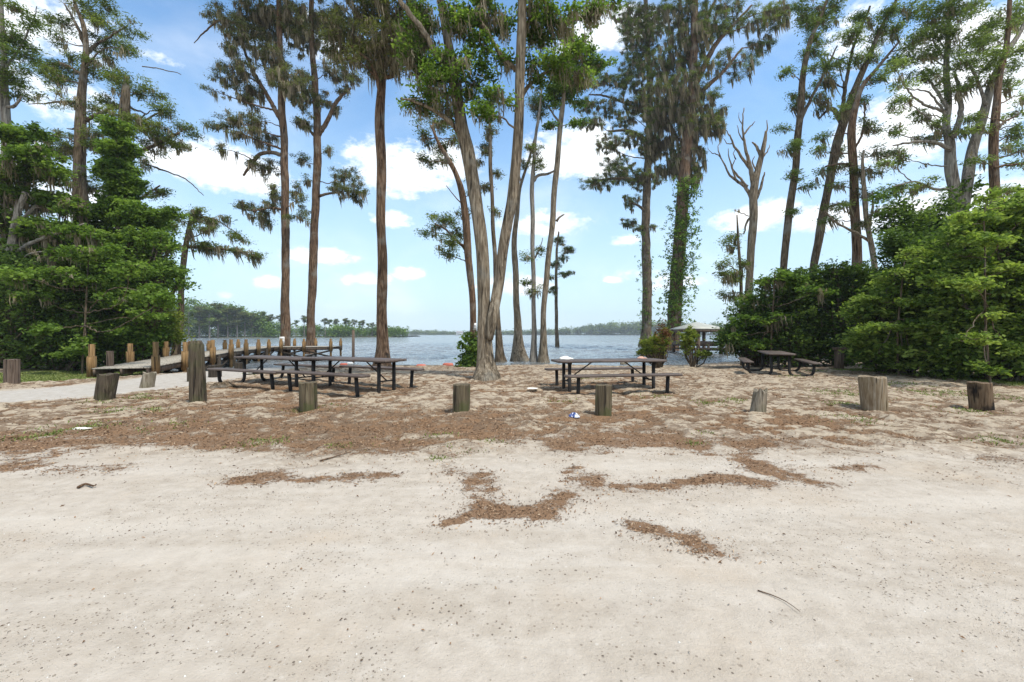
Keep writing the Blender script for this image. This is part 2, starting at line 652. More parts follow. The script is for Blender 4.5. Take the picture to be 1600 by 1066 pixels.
# (x, y, rx, ry, weight) of each cloud in the photo, turned into directions
CL = [(345, 262, 115, 36, 1.), (280, 240, 60, 20, .7), (625, 262, 85, 42, 1.05), (690, 250, 60, 28, .9), (905, 240, 85, 46, 1.05), (860, 348, 70, 20, .9),
      (505, 400, 60, 14, .85), (420, 440, 30, 12, .8), (640, 428, 26, 11, .9), (350, 460, 16, 7, .8), (612, 342, 32, 13, .8), (570, 436, 45, 11, .75), (960, 437, 16, 6, .8), (545, 442, 14, 5, .7),
      (978, 376, 26, 9, .8), (1185, 338, 75, 22, .95), (1160, 345, 45, 22, .8), (1400, 210, 110, 60, 1.0), (1530, 110, 150, 110, 1.0), (1500, 320, 150, 40, .95), (1430, 345, 100, 30, .95), (1290, 340, 80, 20, .85),
      (950, 45, 90, 40, .85), (60, 30, 130, 60, .8), (90, 150, 100, 45, .6), (255, 92, 55, 12, .55), (30, 270, 120, 60, .6), (1050, 440, 60, 14, .6), (1330, 60, 60, 60, .5), (500, 60, 60, 40, .6),
      (140, 330, 90, 40, .75), (1000, 430, 50, 10, .5), (800, 445, 60, 16, .8)]
wv = N.mapping(D, (1, 1, 1.7))
nz = N.noise(wv, 13.0, 8, .62, .35)
nz2 = N.noise(wv, 3.0, 5, .55, .3)
acc = None
for (x, y, rx, ry, w) in CL:
    d = Vector(((x - 800) / F, 1, -(y - YH) / F))
    ln = d.length
    dn = d / ln
    a = Vector((d.y, -d.x, 0)).normalized()          # horizontal tangent
    b = a.cross(dn)
    if b.z < 0:
        b = -b
    ca = math.hypot(d.x, d.y)
    sx, sy = rx / F / ca / ca * ca / ln * 1.0, ry / F / ln * (ca / ln)
    off = N.vmath('SUBTRACT', D, tuple(dn)).outputs[0]
    u = N.math('MULTIPLY', N.vmath('DOT_PRODUCT', off, tuple(a)).outputs['Value'], 1 / max(sx, .004))
    v = N.math('MULTIPLY', N.vmath('DOT_PRODUCT', off, tuple(b)).outputs['Value'], 1 / max(sy, .004))
    rr = N.math('SQRT', N.math('ADD', N.math('MULTIPLY', u, u), N.math('MULTIPLY', v, v)))
    g = N.range(rr, 0.35, 1.55, w * 1.12, 0.)
    front = g
    acc = front if acc is None else N.math('MAXIMUM', acc, front)
fill_clouds = N.math('MULTIPLY', N.range(nz2, .36, .58), N.range(sep.outputs['Y'], .3, -.15))  # unseen clouds behind the camera, thickened to add soft front fill on the foliage
acc = N.math('MAXIMUM', acc, fill_clouds)
nz3 = N.noise(wv, 48.0, 5, .62, .3)
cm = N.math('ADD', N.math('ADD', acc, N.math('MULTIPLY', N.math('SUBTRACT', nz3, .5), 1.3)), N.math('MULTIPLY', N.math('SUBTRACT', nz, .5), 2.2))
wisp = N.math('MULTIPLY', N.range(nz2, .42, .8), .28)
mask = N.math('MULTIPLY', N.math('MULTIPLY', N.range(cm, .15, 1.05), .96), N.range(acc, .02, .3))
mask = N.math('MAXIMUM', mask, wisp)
horizon = N.range(sep.outputs['Z'], -.02, .55, .85, .0)
shade = N.noise(N.mapping(D, (1, 1, 2.2)), 14, 5, .6, .2)
ccol = N.mix(N.range(shade, .35, .6), (5.0, 5.35, 5.7), (6.2, 6.3, 6.35))
skyc = N.mix(1.0, sky.outputs[0], (.86, 1.08, 1.12), 'MULTIPLY')
skyc = N.mix(horizon, skyc, (3.3, 4.15, 4.75))
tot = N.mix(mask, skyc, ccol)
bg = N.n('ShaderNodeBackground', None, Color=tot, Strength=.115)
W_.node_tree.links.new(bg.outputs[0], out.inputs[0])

S.view_settings.view_transform = 'Standard'
S.view_settings.look = 'None'
S.view_settings.exposure = 1.05
S.view_settings.gamma = 1
S.view_settings.use_curve_mapping = False
S.cycles.use_denoising = True
S.cycles.max_bounces = 7
S.cycles.diffuse_bounces = 3
S.cycles.glossy_bounces = 3
S.cycles.transmission_bounces = 4
S.cycles.transparent_max_bounces = 4
S.cycles.caustics_reflective = False
S.cycles.caustics_refractive = False

# ---------------------------------------------------------------- ground
def axis_dense(a, b, step, far, grow=1.25):
    c = list(np.arange(a, b, step))
    d = step
    lo, hi = [], []
    x = a
    while x > -far:
        d *= grow
        x -= d
        lo.append(x)
    d = step
    x = c[-1]
    while x < far:
        d *= grow
        x += d
        hi.append(x)
    return np.array(lo[::-1] + c + hi)


xs = axis_dense(-20, 20, .062, 900)
ys = [1.3]
while ys[-1] < 27:
    ys.append(ys[-1] + max(.018, ys[-1] * .0085))
d = .3
while ys[-1] < 150:
    d *= 1.25
    ys.append(ys[-1] + d)
ys.append(1200)
lo = [1.3]
d = .03
while lo[-1] > -120:
    d *= 1.3
    lo.append(lo[-1] - d)
ys = np.array(lo[:0:-1] + ys)
GX, GY = np.meshgrid(xs, ys)
base = gz(GX, GY)


def rowpts(poly):
    return np.array([gp(*p)[:2] for p in poly])


def seg_dist(X, Y, P):
    d = np.full(X.shape, 1e9)
    for (a, b) in zip(P[:-1], P[1:]):
        ab = b - a
        t = np.clip(((X - a[0]) * ab[0] + (Y - a[1]) * ab[1]) / (ab @ ab + 1e-9), 0, 1)
        d = np.minimum(d, np.hypot(X - a[0] - t * ab[0], Y - a[1] - t * ab[1]))
    return d


ROADC = np.array([(-19, 3.5), (-13.5, 6.6), (-10.3, 10.), (-9.9, 13.), (-11.0, 17.), (-12.2, 23.)])
wx = GX + .35 * (fbm(GX * 1.1, GY * 1.1, 3) - .5)
wy = GY + .35 * (fbm(GX * 1.1 + 50, GY * 1.1, 3) - .5)
road_d = seg_dist(GX, GY, ROADC)
on_road = 1 - sm(1.1, 1.9, road_d)
# where the trampled sand begins (front edge of the litter band, running across the picture)
edge = 5.0 + .35 * np.sin(GX * .9) + .5 * (fbm(GX * .6, GY * .6, 3) - .5) + .012 * GX ** 2 * 0
tramp = sm(-1.3, 1.5, GY - edge + 1.2 * (fbm(GX * 1.4, GY * 2, 3) - .5)) * (1 - on_road)
lump = (fbm(GX * 3.6, GY * 3.6, 3) - .5)
lump2 = (fbm(GX * 8 + 9, GY * 8, 2) - .5)
slow = (fbm(GX * .35, GY * .35, 3) - .5)
near = np.exp(-np.maximum(0, np.abs(GX) - 25) / 8) * (GY < 40)
hz = near * (tramp * (.12 * lump + .055 * lump2) + .05 * slow + (1 - tramp) * (.007 * lump + .003 * lump2))
tracks = np.exp(-((wy - 3.1 - .06 * wx) / .16) ** 2) + np.exp(-((wy - 2.35 - .05 * wx) / .14) ** 2)
hz -= near * .008 * tracks
hz *= 1 - sm(-1.0, .5, GY - shore(GX)) * .9
PATCH = [([(395, 745), (470, 748), (520, 756), (582, 742)], .13, .9), ([(702, 733), (735, 738), (752, 748)], .13, .95), ([(735, 742), (742, 764)], .11, .9), ([(735, 778), (775, 792), (815, 797), (850, 788), (882, 773)], .13, 1.05), ([(712, 813), (745, 803), (775, 800)], .07, .95), ([(790, 806), (830, 802)], .06, .8),
         ([(905, 742), (960, 755), (1050, 758), (1140, 749), (1185, 748)], .12, 1.1), ([(1165, 715), (1200, 733), (1248, 742)], .17, .9), ([(1022, 824), (1060, 832), (1090, 834)], .085, 1.1), ([(1085, 838), (1110, 842)], .1, 1.05), ([(1115, 843), (1152, 855)], .05, .8),
         ([(0, 735), (80, 716)], .2, .9), ([(105, 736), (180, 730)], .15, .6), ([(0, 700), (120, 690), (300, 682), (480, 688), (640, 690)], .36, .95), ([(60, 685), (200, 672), (420, 668), (600, 672), (760, 668)], .55, 1.0),
         ([(300, 640), (420, 632), (520, 640), (700, 655), (780, 650)], .6, .8), ([(880, 690), (980, 685), (1090, 690), (1180, 690)], .34, 1.0), ([(830, 645), (900, 655), (1000, 650)], .55, .65), ([(1230, 725), (1360, 730)], .12, .55),
         ([(1520, 718), (1600, 722)], .15, .6), ([(860, 600), (960, 600), (1040, 603)], .8, .7), ([(360, 605), (500, 605), (600, 612)], .8, .75), ([(1120, 680), (1300, 690), (1450, 690)], .25, .45), ([(1160, 585), (1270, 590)], .5, .5),
         ([(930, 705), (1010, 690)], .1, .6), ([(640, 700), (760, 700)], .15, .5)]
lit = np.zeros_like(GX)
for poly, r, w in PATCH:
    dd = seg_dist(wx, wy, rowpts(poly))
    ed = .6 * fbm(GX * 2.6 + 7 * r, GY * 4.2, 3) + .4 * fbm(GX * 7.5, GY * 11 + 5 * r, 2)
    lit = np.maximum(lit, w * (1 - sm(-r * .3, r * 2.6, dd + (r + .03) * 3.2 * (ed - .47))))
halo = np.zeros_like(GX)
for poly, r, w in PATCH[:14]:
    halo = np.maximum(halo, w * (1 - sm(0, max(.35, r * 4.5), seg_dist(wx, wy, rowpts(poly)))))
lit = np.maximum(lit, .42 * halo ** 1.5 * sm(.38, .7, fbm(GX * 3.3, GY * 5, 4)))
# litter gathers in the hollows of the trampled sand
hol = sm(.10, -.12, lump + .45 * lump2)
lit = np.maximum(lit * (.72 + .4 * hol), tramp * hol * (.62 + .6 * (fbm(GX * .5, GY * .5, 3) - .4) - .22 * sm(3, 9, GX)) * 1.05)
lit = np.clip(lit * (1 - on_road), 0, 1.1)
def blob(x, y, rx, ry):
    c = gp(x, y)
    return np.exp(-((GX - c[0]) / rx) ** 2 - ((GY - c[1]) / ry) ** 2)
grass = np.zeros_like(GX)
gl = seg_dist(wx, wy, rowpts([(-120, 598), (0, 596), (60, 594), (145, 583)]))
grass = np.maximum(grass, sm(2.9, 1.7, gl) * sm(.1, .35, fbm(GX * 2, GY * 2, 3)) * 1.2)
grass = np.maximum(grass, sm(1.0, .4, seg_dist(wx, wy, np.array([gp(1340, 578)[:2], gp(1480, 588)[:2], gp(1600, 600)[:2], gp(1600, 600)[:2] + [3, -2.0]]))) * 1.0)
TUFTS = [(1110, 630, .35), (1155, 627, .3), (1320, 633, .3), (1335, 655, .35), (1575, 687, .3), (1320, 615, .6), (1470, 615, .7), (1390, 600, .6), (1560, 620, .5), (740, 700, .2), (688, 715, .12), (598, 690, .2), (420, 690, .25), (540, 695, .15),
         (200, 640, .4), (70, 680, .3), (130, 668, .4), (265, 665, .3), (240, 640, .3), (1240, 588, .4), (1275, 580, .5), (470, 640, .25), (520, 637, .25), (1085, 690, .12), (1115, 675, .15), (230, 620, .4), (880, 625, .3), (1020, 618, .3), (165, 628, .3), (1500, 640, .4), (1360, 608, .5), (920, 590, .6), (400, 585, .5), (700, 682, .2), (757, 690, .2)]
for (x, y, r) in TUFTS:
    grass = np.maximum(grass, .5 * blob(x, y, r, r * .9) * sm(.3, .6, fbm(GX * 4, GY * 4, 2)))
grass = np.clip(grass, 0, 1)
GZ = base + hz
nx_, ny_ = len(xs), len(ys)
gi = np.arange(nx_ * ny_).reshape(ny_, nx_)
Q = np.stack([gi[:-1, :-1], gi[:-1, 1:], gi[1:, 1:], gi[1:, :-1]], -1).reshape(-1, 4)
gb = MB()
gb.add(np.stack([GX, GY, GZ], -1).reshape(-1, 3), Q)

m, N, out = material('sandy_ground')
tc = N.n('ShaderNodeTexCoord').outputs['Object']
zc = N.n('ShaderNodeAttribute', {'attribute_name': 'zone'})
zs = N.n('ShaderNodeSeparateColor', None, Color=zc.outputs['Color'])
n1 = N.noise(tc, 1.3, 5, .6)
n2 = N.noise(tc, 9, 6, .65)
n3 = N.noise(tc, 55, 4, .7)
n4 = N.noise(tc, 160, 3, .7)
sand = N.ramp(n2, [(.3, (.41, .35, .28)), (.55, (.485, .42, .34)), (.75, (.535, .47, .39))])
warm = N.mix(N.math('MULTIPLY', N.range(n1, .48, .7), .75), sand, (.465, .385, .295))
mid = N.ramp(n2, [(.3, (.26, .195, .125)), (.55, (.40, .32, .22)), (.75, (.50, .42, .305))])
strk = N.noise(N.mapping(tc, (.22, 1.7, 1)), 1.3, 6, .65, .6)
warm = N.mix(N.math('MULTIPLY', N.range(strk, .52, .72), .45), warm, (.36, .30, .235))
warm = N.mix(N.math('MULTIPLY', N.range(strk, .46, .30), .4), warm, (.57, .515, .44))
col = N.mix(N.math('MULTIPLY', zs.outputs['Blue'], .85), warm, mid)
# gravel specks in drifts
trk = N.n('ShaderNodeAttribute', {'attribute_name': 'track'}).outputs['Fac']
drift = N.range(N.noise(N.mapping(tc, (.75, 1.9, 1)), 1.7, 6, .7), .44, .66)
col = N.mix(N.math('MULTIPLY', drift, .34), col, (.335, .275, .205))
col = N.mix(N.math('MULTIPLY', trk, .4), col, (.55, .49, .41))
vb = N.n('ShaderNodeTexVoronoi', {'feature': 'F1'}, Vector=tc, Scale=21)
pb = N.n('ShaderNodeSeparateColor', None, Color=vb.outputs['Color'])
sb = N.math('MULTIPLY', N.range(vb.outputs['Distance'], .22, .12), N.math('MULTIPLY', N.range(pb.outputs['Red'], .55, .62), N.math('ADD', N.math('MULTIPLY', drift, .7), .08)))
col = N.mix(sb, col, N.ramp(pb.outputs['Green'], [(.1, (.10, .075, .05)), (.6, (.22, .17, .12)), (.9, (.6, .55, .47))]))
vor = N.n('ShaderNodeTexVoronoi', {'feature': 'F1'}, Vector=tc, Scale=46)
spk = N.range(vor.outputs['Distance'], .34, .20)
pick = N.n('ShaderNodeSeparateColor', None, Color=vor.outputs['Color'])
spk = N.math('MULTIPLY', spk, N.math('MULTIPLY', N.range(pick.outputs['Red'], .5, .6), N.math('ADD', N.math('MULTIPLY', drift, .85), .10)))
scol = N.ramp(pick.outputs['Green'], [(.1, (.08, .06, .045)), (.5, (.20, .155, .11)), (.9, (.36, .31, .25))])
col = N.mix(spk, col, scol)
col = N.mix(N.math('MULTIPLY', N.range(n4, .58, .72), N.math('ADD', .10, N.math('MULTIPLY', drift, .62))), col, (.26, .215, .165))
# brown needle litter
lf = N.math('ADD', zs.outputs['Red'], N.math('ADD', N.math('MULTIPLY', N.math('SUBTRACT', n3, .5), 1.1), N.math('MULTIPLY', N.math('SUBTRACT', n2, .5), 1.3)))
lm = N.math('MULTIPLY', N.range(lf, .36, .62), N.range(zs.outputs['Red'], .03, .2))
litc = N.ramp(n4, [(.3, (.09, .048, .024)), (.5, (.19, .105, .052)), (.72, (.30, .185, .105))])
col = N.mix(N.math('MULTIPLY', lm, .93), col, litc)
nh = N.noise(N.mapping(tc, (1., 1.15, 1)), 5.2, 4, .62, .5)
nbr = N.noise(tc, .55, 4, .6)
mot = N.math('MULTIPLY', N.range(N.math('ADD', nh, N.math('MULTIPLY', N.math('SUBTRACT', nbr, .5), .4)), .47, .57), N.math('MULTIPLY', zs.outputs['Blue'], .86))
mcol = N.ramp(n3, [(.3, (.085, .052, .03)), (.55, (.18, .12, .075)), (.75, (.28, .20, .13))])
col = N.mix(mot, col, mcol)
gf = N.math('ADD', zs.outputs['Green'], N.math('MULTIPLY', N.math('SUBTRACT', n3, .5), 1.2))
gm = N.math('MULTIPLY', N.range(gf, .3, .75), N.range(zs.outputs['Green'], .04, .2))
gcol = N.ramp(n4, [(.3, (.075, .10, .028)), (.5, (.155, .19, .055)), (.75, (.26, .27, .10))])
col = N.mix(N.math('MULTIPLY', gm, .85), col, gcol)
wet = N.range(N.n('ShaderNodeSeparateXYZ', None, Vector=tc).outputs['Z'], -.36, -.44)
col = N.mix(N.math('MULTIPLY', wet, .55), col, (.16, .13, .09))
hb = N.math('ADD', N.math('ADD', N.math('MULTIPLY', n3, .5), N.math('MULTIPLY', n2, N.math('ADD', .35, N.math('MULTIPLY', zs.outputs['Blue'], .8)))), N.math('ADD', N.math('MULTIPLY', n4, .25), N.math('ADD', N.math('MULTIPLY', lm, .3), N.math('MULTIPLY', N.math('MULTIPLY', nh, zs.outputs['Blue']), -1.6))))
pbr(N, out, col, .95, hb, .6, .035, .1)
ground = gb.build('ground', m, smooth=True)
kind(ground, 'structure')
at = ground.data.color_attributes.new('zone', 'FLOAT_COLOR', 'POINT')
at.data.foreach_set('color', np.stack([lit, grass, np.clip(tramp, 0, 1), np.ones_like(lit)], -1).astype(np.float32).ravel())

tk = np.exp(-((wy - 3.05 - .05 * wx - .010 * wx ** 2) / .14) ** 4) + np.exp(-((wy - 4.25 - .04 * wx - .008 * wx ** 2) / .14) ** 4) + .7 * np.exp(-((wy - 2.3 + .10 * wx) / .12) ** 4)
tk = tk * (1 - tramp) * (.4 + .9 * fbm(GX * 1.2, GY * 4, 3)) * (GY < 7) * (GY > 1)
at = ground.data.attributes.new('track', 'FLOAT', 'POINT')
at.data.foreach_set('value', np.clip(tk, 0, 1).astype(np.float32).ravel())


def gh(X, Y):
    """height of the built ground mesh (bilinear)"""
    X, Y = np.asarray(X, float), np.asarray(Y, float)
    i = np.clip(np.searchsorted(xs, X) - 1, 0, nx_ - 2)
    j = np.clip(np.searchsorted(ys, Y) - 1, 0, ny_ - 2)
    fx, fy = (X - xs[i]) / (xs[i + 1] - xs[i]), (Y - ys[j]) / (ys[j + 1] - ys[j])
    return (GZ[j, i] * (1 - fx) + GZ[j, i + 1] * fx) * (1 - fy) + (GZ[j + 1, i] * (1 - fx) + GZ[j + 1, i + 1] * fx) * fy


def gsample(A, X, Y):
    i = np.clip(np.searchsorted(xs, X), 0, nx_ - 1)
    j = np.clip(np.searchsorted(ys, Y), 0, ny_ - 1)
    return A[j, i]


# road: a strip of packed white sand draped on the ground
C_ = smooth_path(ROADC, .15)
T_ = np.gradient(C_, axis=0)
T_ /= np.linalg.norm(T_, axis=1)[:, None]
Nn = np.stack([T_[:, 1], -T_[:, 0]], 1)
acr = np.linspace(-1, 1, 25)
jag = 1.55 + .35 * np.array([[fbm(np.array([i * .13 + s_ * 40]), np.array([s_ * 9.]), 3)[0] - .5 for s_ in (0, 1)] for i in range(len(C_))])
hw = jag[:, :1] * (acr[None] < 0) + jag[:, 1:] * (acr[None] >= 0)
RP = C_[:, None] + Nn[:, None] * (acr[None] * hw)[:, :, None]
rz_ = gh(RP[..., 0], RP[..., 1]) + .012 - .02 * np.abs(acr[None]) ** 6
i = np.arange(len(C_) * 25).reshape(len(C_), 25)
rb = MB()
rb.add(np.concatenate([RP, rz_[..., None]], -1).reshape(-1, 3), np.stack([i[:-1, :-1], i[:-1, 1:], i[1:, 1:], i[1:, :-1]], -1).reshape(-1, 4))
m, N, out = material('packed_sand')
tc = N.n('ShaderNodeTexCoord').outputs['Object']
n2 = N.noise(tc, 6, 6, .65)
n3 = N.noise(tc, 60, 4, .7)
col = N.ramp(n2, [(.3, (.34, .30, .25)), (.55, (.42, .38, .325)), (.75, (.48, .44, .385))])
col = N.mix(N.math('MULTIPLY', N.range(n3, .57, .7), .5), col, (.25, .20, .15))
pbr(N, out, col, .95, N.math('ADD', n2, N.math('MULTIPLY', n3, .5)), .5, .02, .1)
kind(rb.build('road', m, smooth=True), 'structure')

# ---------------------------------------------------------------- lake
m, N, out = material('lake_water')
tc = N.n('ShaderNodeTexCoord').outputs['Object']
w1 = N.noise(N.mapping(tc, (1., .30, 1)), .55, 5, .62, .4)
w2 = N.noise(N.mapping(tc, (1., .26, 1)), 1.9, 4, .6, .4)
hgt = N.math('ADD', N.math('MULTIPLY', w1, 1.0), N.math('MULTIPLY', w2, .35))
b = pbr(N, out, (.17, .18, .175), .12, hgt, 1.0, .9, .6)
b.inputs['IOR'].default_value = 1.33
lx = axis_dense(-42, 42, .32, 1500, 1.16)
ly = list(np.arange(17.0, 62, .26))
d = .26
while ly[-1] < 1190:
    d *= 1.045
    ly.append(ly[-1] + d)
LX, LY = np.meshgrid(lx, np.array(ly))
wav = .55 * (fbm(LX * .55 + .25 * LY, LY * .42, 3) - .5) + .30 * (fbm(LX * 1.3 - .2 * LY + 30, LY * .85, 2) - .5)
LZ = WATER + .62 * wav * (1 - sm(55, 110, LY)) * (1 - sm(38, 60, np.abs(LX))) * sm(-1.5, 7, LY - shore(LX))
i = np.arange(LX.size).reshape(LX.shape)
wb = MB()
wb.add(np.stack([LX, LY, LZ], -1).reshape(-1, 3), np.stack([i[:-1, :-1], i[:-1, 1:], i[1:, 1:], i[1:, :-1]], -1).reshape(-1, 4))
kind(wb.build('lake', m, smooth=True), 'structure')
# far banks: low land that the far woods stand on
m, N, out = material('bank_soil')
pbr(N, out, N.ramp(N.noise(N.n('ShaderNodeTexCoord').outputs['Object'], .2, 4), [(.3, (.03, .04, .015)), (.7, (.09, .09, .04))]), .95)


def bank(name, pts, dep, hgt):
    P = smooth_path(np.array(pts, float), 12)
    V = []
    for k, p in enumerate(P):
        for (dd, z) in ((-6, WATER - .6), (0, WATER + .15), (8, WATER + hgt * .5), (dep, WATER + hgt), (dep + 30, WATER - 1)):
            V.append((p[0], p[1] + dd + 3 * math.sin(k * 1.3), z))
    i = np.arange(len(V)).reshape(-1, 5)
    b = MB()
    b.add(V, np.stack([i[:-1, :-1], i[1:, :-1], i[1:, 1:], i[:-1, 1:]], -1).reshape(-1, 4))
    kind(b.build(name, m, smooth=True), 'structure')
    return P


NEARB = [(-330, 150), (-200, 185), (-120, 200), (-76, 226), (-66, 232)]
bank('left_bank', NEARB, 60, .8)
FARB = [(-900, 760), (-400, 760), (-150, 760), (100, 720), (200, 640), (420, 600), (700, 560), (1100, 480)]
bank('far_bank', FARB, 120, 1.5)

# ---------------------------------------------------------------- cypresses on the shore
G1 = 'tall cypresses along the lake shore'
tree('cypress_tree', 'tall mossy cypress with a white notice sign on its trunk beside the dock',
     [[(443, 572, 27), (445, 556, 20), (446, 535, 16), (446, 500, 14), (446, 440, 12), (446, 340, 12), (444, 230, 11), (441, 175, 11), (438, 100, 9), (436, 30, 8), (434, -70, 7)]],
     [(345, 22, 30, 16, .8, .7), (375, 60, 28, 36, .8, 1.2), (370, 105, 25, 18, .8, 1.), (392, 140, 22, 30, .8, 1.3), (352, 122, 22, 14, .8, .5), (330, 140, 14, 5, .8, 1.), (408, 40, 36, 36, 1, 1.2), (430, 95, 28, 36, .9, 1.2), (425, 8, 60, 18, 1, 1),
      (455, 130, 30, 26, .9, 1), (455, 30, 26, 28, .9, 1), (365, 186, 25, 10, 1, .7), (343, 196, 20, 9, 1, .6), (400, 188, 24, 11, 1, .7), (388, 214, 22, 14, .7, 1.4), (422, 215, 16, 14, .7, .8), (420, 262, 20, 14, .8, .7), (395, 255, 18, 10, .7, 1.),
      (385, 325, 16, 12, 1, .4), (408, 338, 20, 16, .9, .8), (428, 305, 14, 22, .8, .9), (466, 338, 18, 9, .9, .3), (462, 300, 10, 16, .7, .6), (470, 310, 8, 8, .7, .4), (345, 232, 10, 6, .7, .8)],
     limbs=[([(444, 243, 7), (420, 238, 6), (404, 243, 6), (392, 258, 5), (380, 275, 3)], -.5), ([(440, 190, 8), (418, 150, 6), (395, 110, 5), (378, 70, 4)], .6), ([(378, 40, 4), (345, 32, 3), (318, 52, 2), (303, 68, 1)], .3), ([(446, 330, 5), (425, 325, 3), (395, 330, 2)], -.6)],
     leaf='olive', bark='red', group=G1, tall=7, flute=.16, seed=11, mossmul=1.15, dens=.9, mosslen=.9)
tree('cypress_tree', 'mossy cypress on the shore with one lone bushy branch low on its right side',
     [[(487, 572, 28), (486, 556, 20), (485, 535, 15), (486, 500, 12), (489, 420, 13), (492, 340, 12), (496, 250, 12), (495, 180, 11), (492, 130, 10), (487, 60, 8), (487, -50, 7)]],
     [(490, 74, 42, 10, .8, 2.2), (468, 42, 34, 28, .9, 1.), (512, 32, 36, 28, .9, 1.), (520, 112, 26, 12, .8, 1), (550, 126, 18, 14, 1, .4), (512, 160, 20, 18, .7, .9), (470, 140, 22, 30, .8, 1.2), (475, 190, 18, 16, .8, .8), (535, 142, 14, 7, .8, .6),
      (540, 274, 26, 12, 1, .4), (556, 300, 18, 18, 1, .6), (535, 300, 18, 9, .9, .6), (522, 290, 14, 9, .8, .3), (470, 250, 14, 12, .7, .5), (474, 330, 10, 10, .9, .2), (512, 236, 12, 6, .8, .3), (478, 284, 8, 10, .6, .8)],
     limbs=[([(497, 212, 8), (512, 188, 7), (528, 156, 6), (548, 138, 3)], -.3), ([(496, 308, 5), (512, 303, 4), (535, 300, 3)], -.3), ([(493, 215, 5), (478, 196, 3), (462, 182, 2)], .4)],
     leaf='olive', bark='red', group=G1, tall=7, flute=.16, seed=12, mossmul=1.2, dens=.9, mosslen=.75)
tree('cypress_tree', 'straight bare reddish cypress with a fluted base behind the joined picnic tables',
     [[(597, 579, 33), (597, 562, 25), (597, 540, 20), (597, 500, 17), (597, 440, 16), (596, 340, 15), (595, 240, 16), (594, 180, 16), (597, 115, 12), (600, 60, 13), (605, -60, 11)]],
     [(560, 58, 42, 22, 1, 2.6), (600, 70, 38, 26, 1, 2.6), (640, 60, 34, 28, 1, 2.2), (560, 18, 48, 20, 1, 1.8), (620, 18, 48, 20, 1, 1.8), (528, 80, 30, 12, .9, 2), (585, 98, 24, 8, .8, 2.4), (650, 90, 20, 14, .9, 1.6), (545, 92, 20, 10, .9, 1.4), (612, 108, 10, 10, .5, 1.2), (582, 108, 6, 10, .3, 2.2), (520, 40, 20, 20, .9, 1.5)],
     limbs=[([(594, 150, 8), (588, 120, 6), (575, 95, 5), (545, 70, 3)], -.4), ([(600, 120, 8), (612, 120, 6), (625, 95, 5), (645, 70, 3)], .4)],
     leaf='olive', bark='red', group=G1, tall=7, flute=.2, seed=13, mossmul=1.3, mosslen=.7)
tree('forked_tree', 'thick forked grey trunk nearest the camera spreading into two leaning stems',
     [[(758, 592, 46), (758, 578, 35), (757, 558, 28), (757, 520, 24), (757, 480, 21), (753, 400, 21), (748, 340, 21), (741, 290, 21), (731, 240, 22), (721, 200, 21), (714, 150, 19), (708, 110, 17), (696, 50, 14), (688, 0, 13), (680, -80, 11)],
      [(763, 530, 16), (771, 495, 17), (778, 450, 17), (785, 390, 17), (794, 345, 17), (802, 310, 18), (806, 260, 17), (809, 200, 16), (812, 150, 15), (815, 80, 15), (815, 0, 14), (818, -100, 12)]],
     [(742, 80, 28, 20, 1, .1), (702, 108, 38, 26, .9, 1), (680, 142, 42, 20, .9, 1.), (652, 162, 26, 8, .6, 2.2), (745, 120, 26, 16, 1, .2), (760, 28, 38, 28, .9, 1.), (830, 18, 46, 22, .9, 1.2), (880, 40, 44, 16, .7, 2.), (928, 18, 28, 18, .7, 2.), (850, 60, 36, 16, .8, 1.4),
      (720, 30, 36, 28, .9, 1.2), (660, 110, 28, 26, .9, 1.), (780, 150, 22, 18, .8, .4), (862, 102, 36, 16, 1, .3), (900, 116, 36, 9, .7, 1.8), (832, 112, 22, 20, .9, .6), (660, 40, 34, 30, .9, 1.5), (640, 80, 16, 20, .8, 1.5), (760, 178, 24, 12, .8, .5), (690, 176, 30, 10, .8, .8), (905, 90, 36, 12, .9, .5), (740, 152, 26, 10, .8, .6), (790, 90, 16, 26, .8, .6), (950, 6, 20, 10, .7, 1.5)],
     limbs=[([(704, 120, 11), (680, 80, 9), (655, 40, 8), (628, 5, 7), (600, -40, 5)], -.8), ([(808, 110, 9), (785, 90, 7), (765, 55, 6), (745, 20, 5)], -.6), ([(810, 160, 8), (830, 130, 6), (860, 112, 5), (905, 112, 3)], .8), ([(813, 50, 10), (840, 30, 8), (880, 34, 6), (930, 22, 4)], .4), ([(716, 205, 8), (690, 180, 6), (650, 160, 4), (625, 155, 2)], -.6)],
     leaf='broad', bark='grey', tall=10, flute=.05, seed=14, mosslen=.55, cs=.2, t0=.45, lsize=.68, per=100, mossmul=1.3)
tree('cypress_tree', 'dark ragged cypress behind the forked trunk with a small white sign and ivy foot',
     [[(738, 573, 24), (738, 556, 17), (740, 520, 11), (738, 470, 10), (735, 430, 11), (730, 380, 12), (724, 310, 11), (714, 275, 8), (698, 246, 7), (684, 222, 5), (674, 196, 3)]],
     [(680, 192, 26, 12, .9, .8), (664, 214, 14, 14, .8, 1.), (690, 228, 18, 14, .8, 1.), (670, 252, 16, 9, 1, .5), (690, 252, 12, 14, .7, 1.), (692, 342, 28, 12, 1, .5), (674, 362, 18, 8, 1, .4), (702, 378, 18, 14, 1, .6), (718, 368, 14, 14, .8, .8), (700, 398, 9, 10, .8, .6), (738, 300, 9, 18, .6, .7), (712, 215, 12, 10, .7, .8), (726, 335, 8, 14, .5, .6)],
     limbs=[([(730, 392, 5), (715, 378, 4), (698, 360, 3), (680, 350, 2)], -.4), ([(722, 320, 2), (705, 300, 1.4), (697, 290, 1)], .2)],
     leaf='cyp', bark='red', group=G1, seed=15, mosslen=.6, flute=.1, vines=((742, 552, 16, 26, 46), (734, 566, 12, 10, 26)))
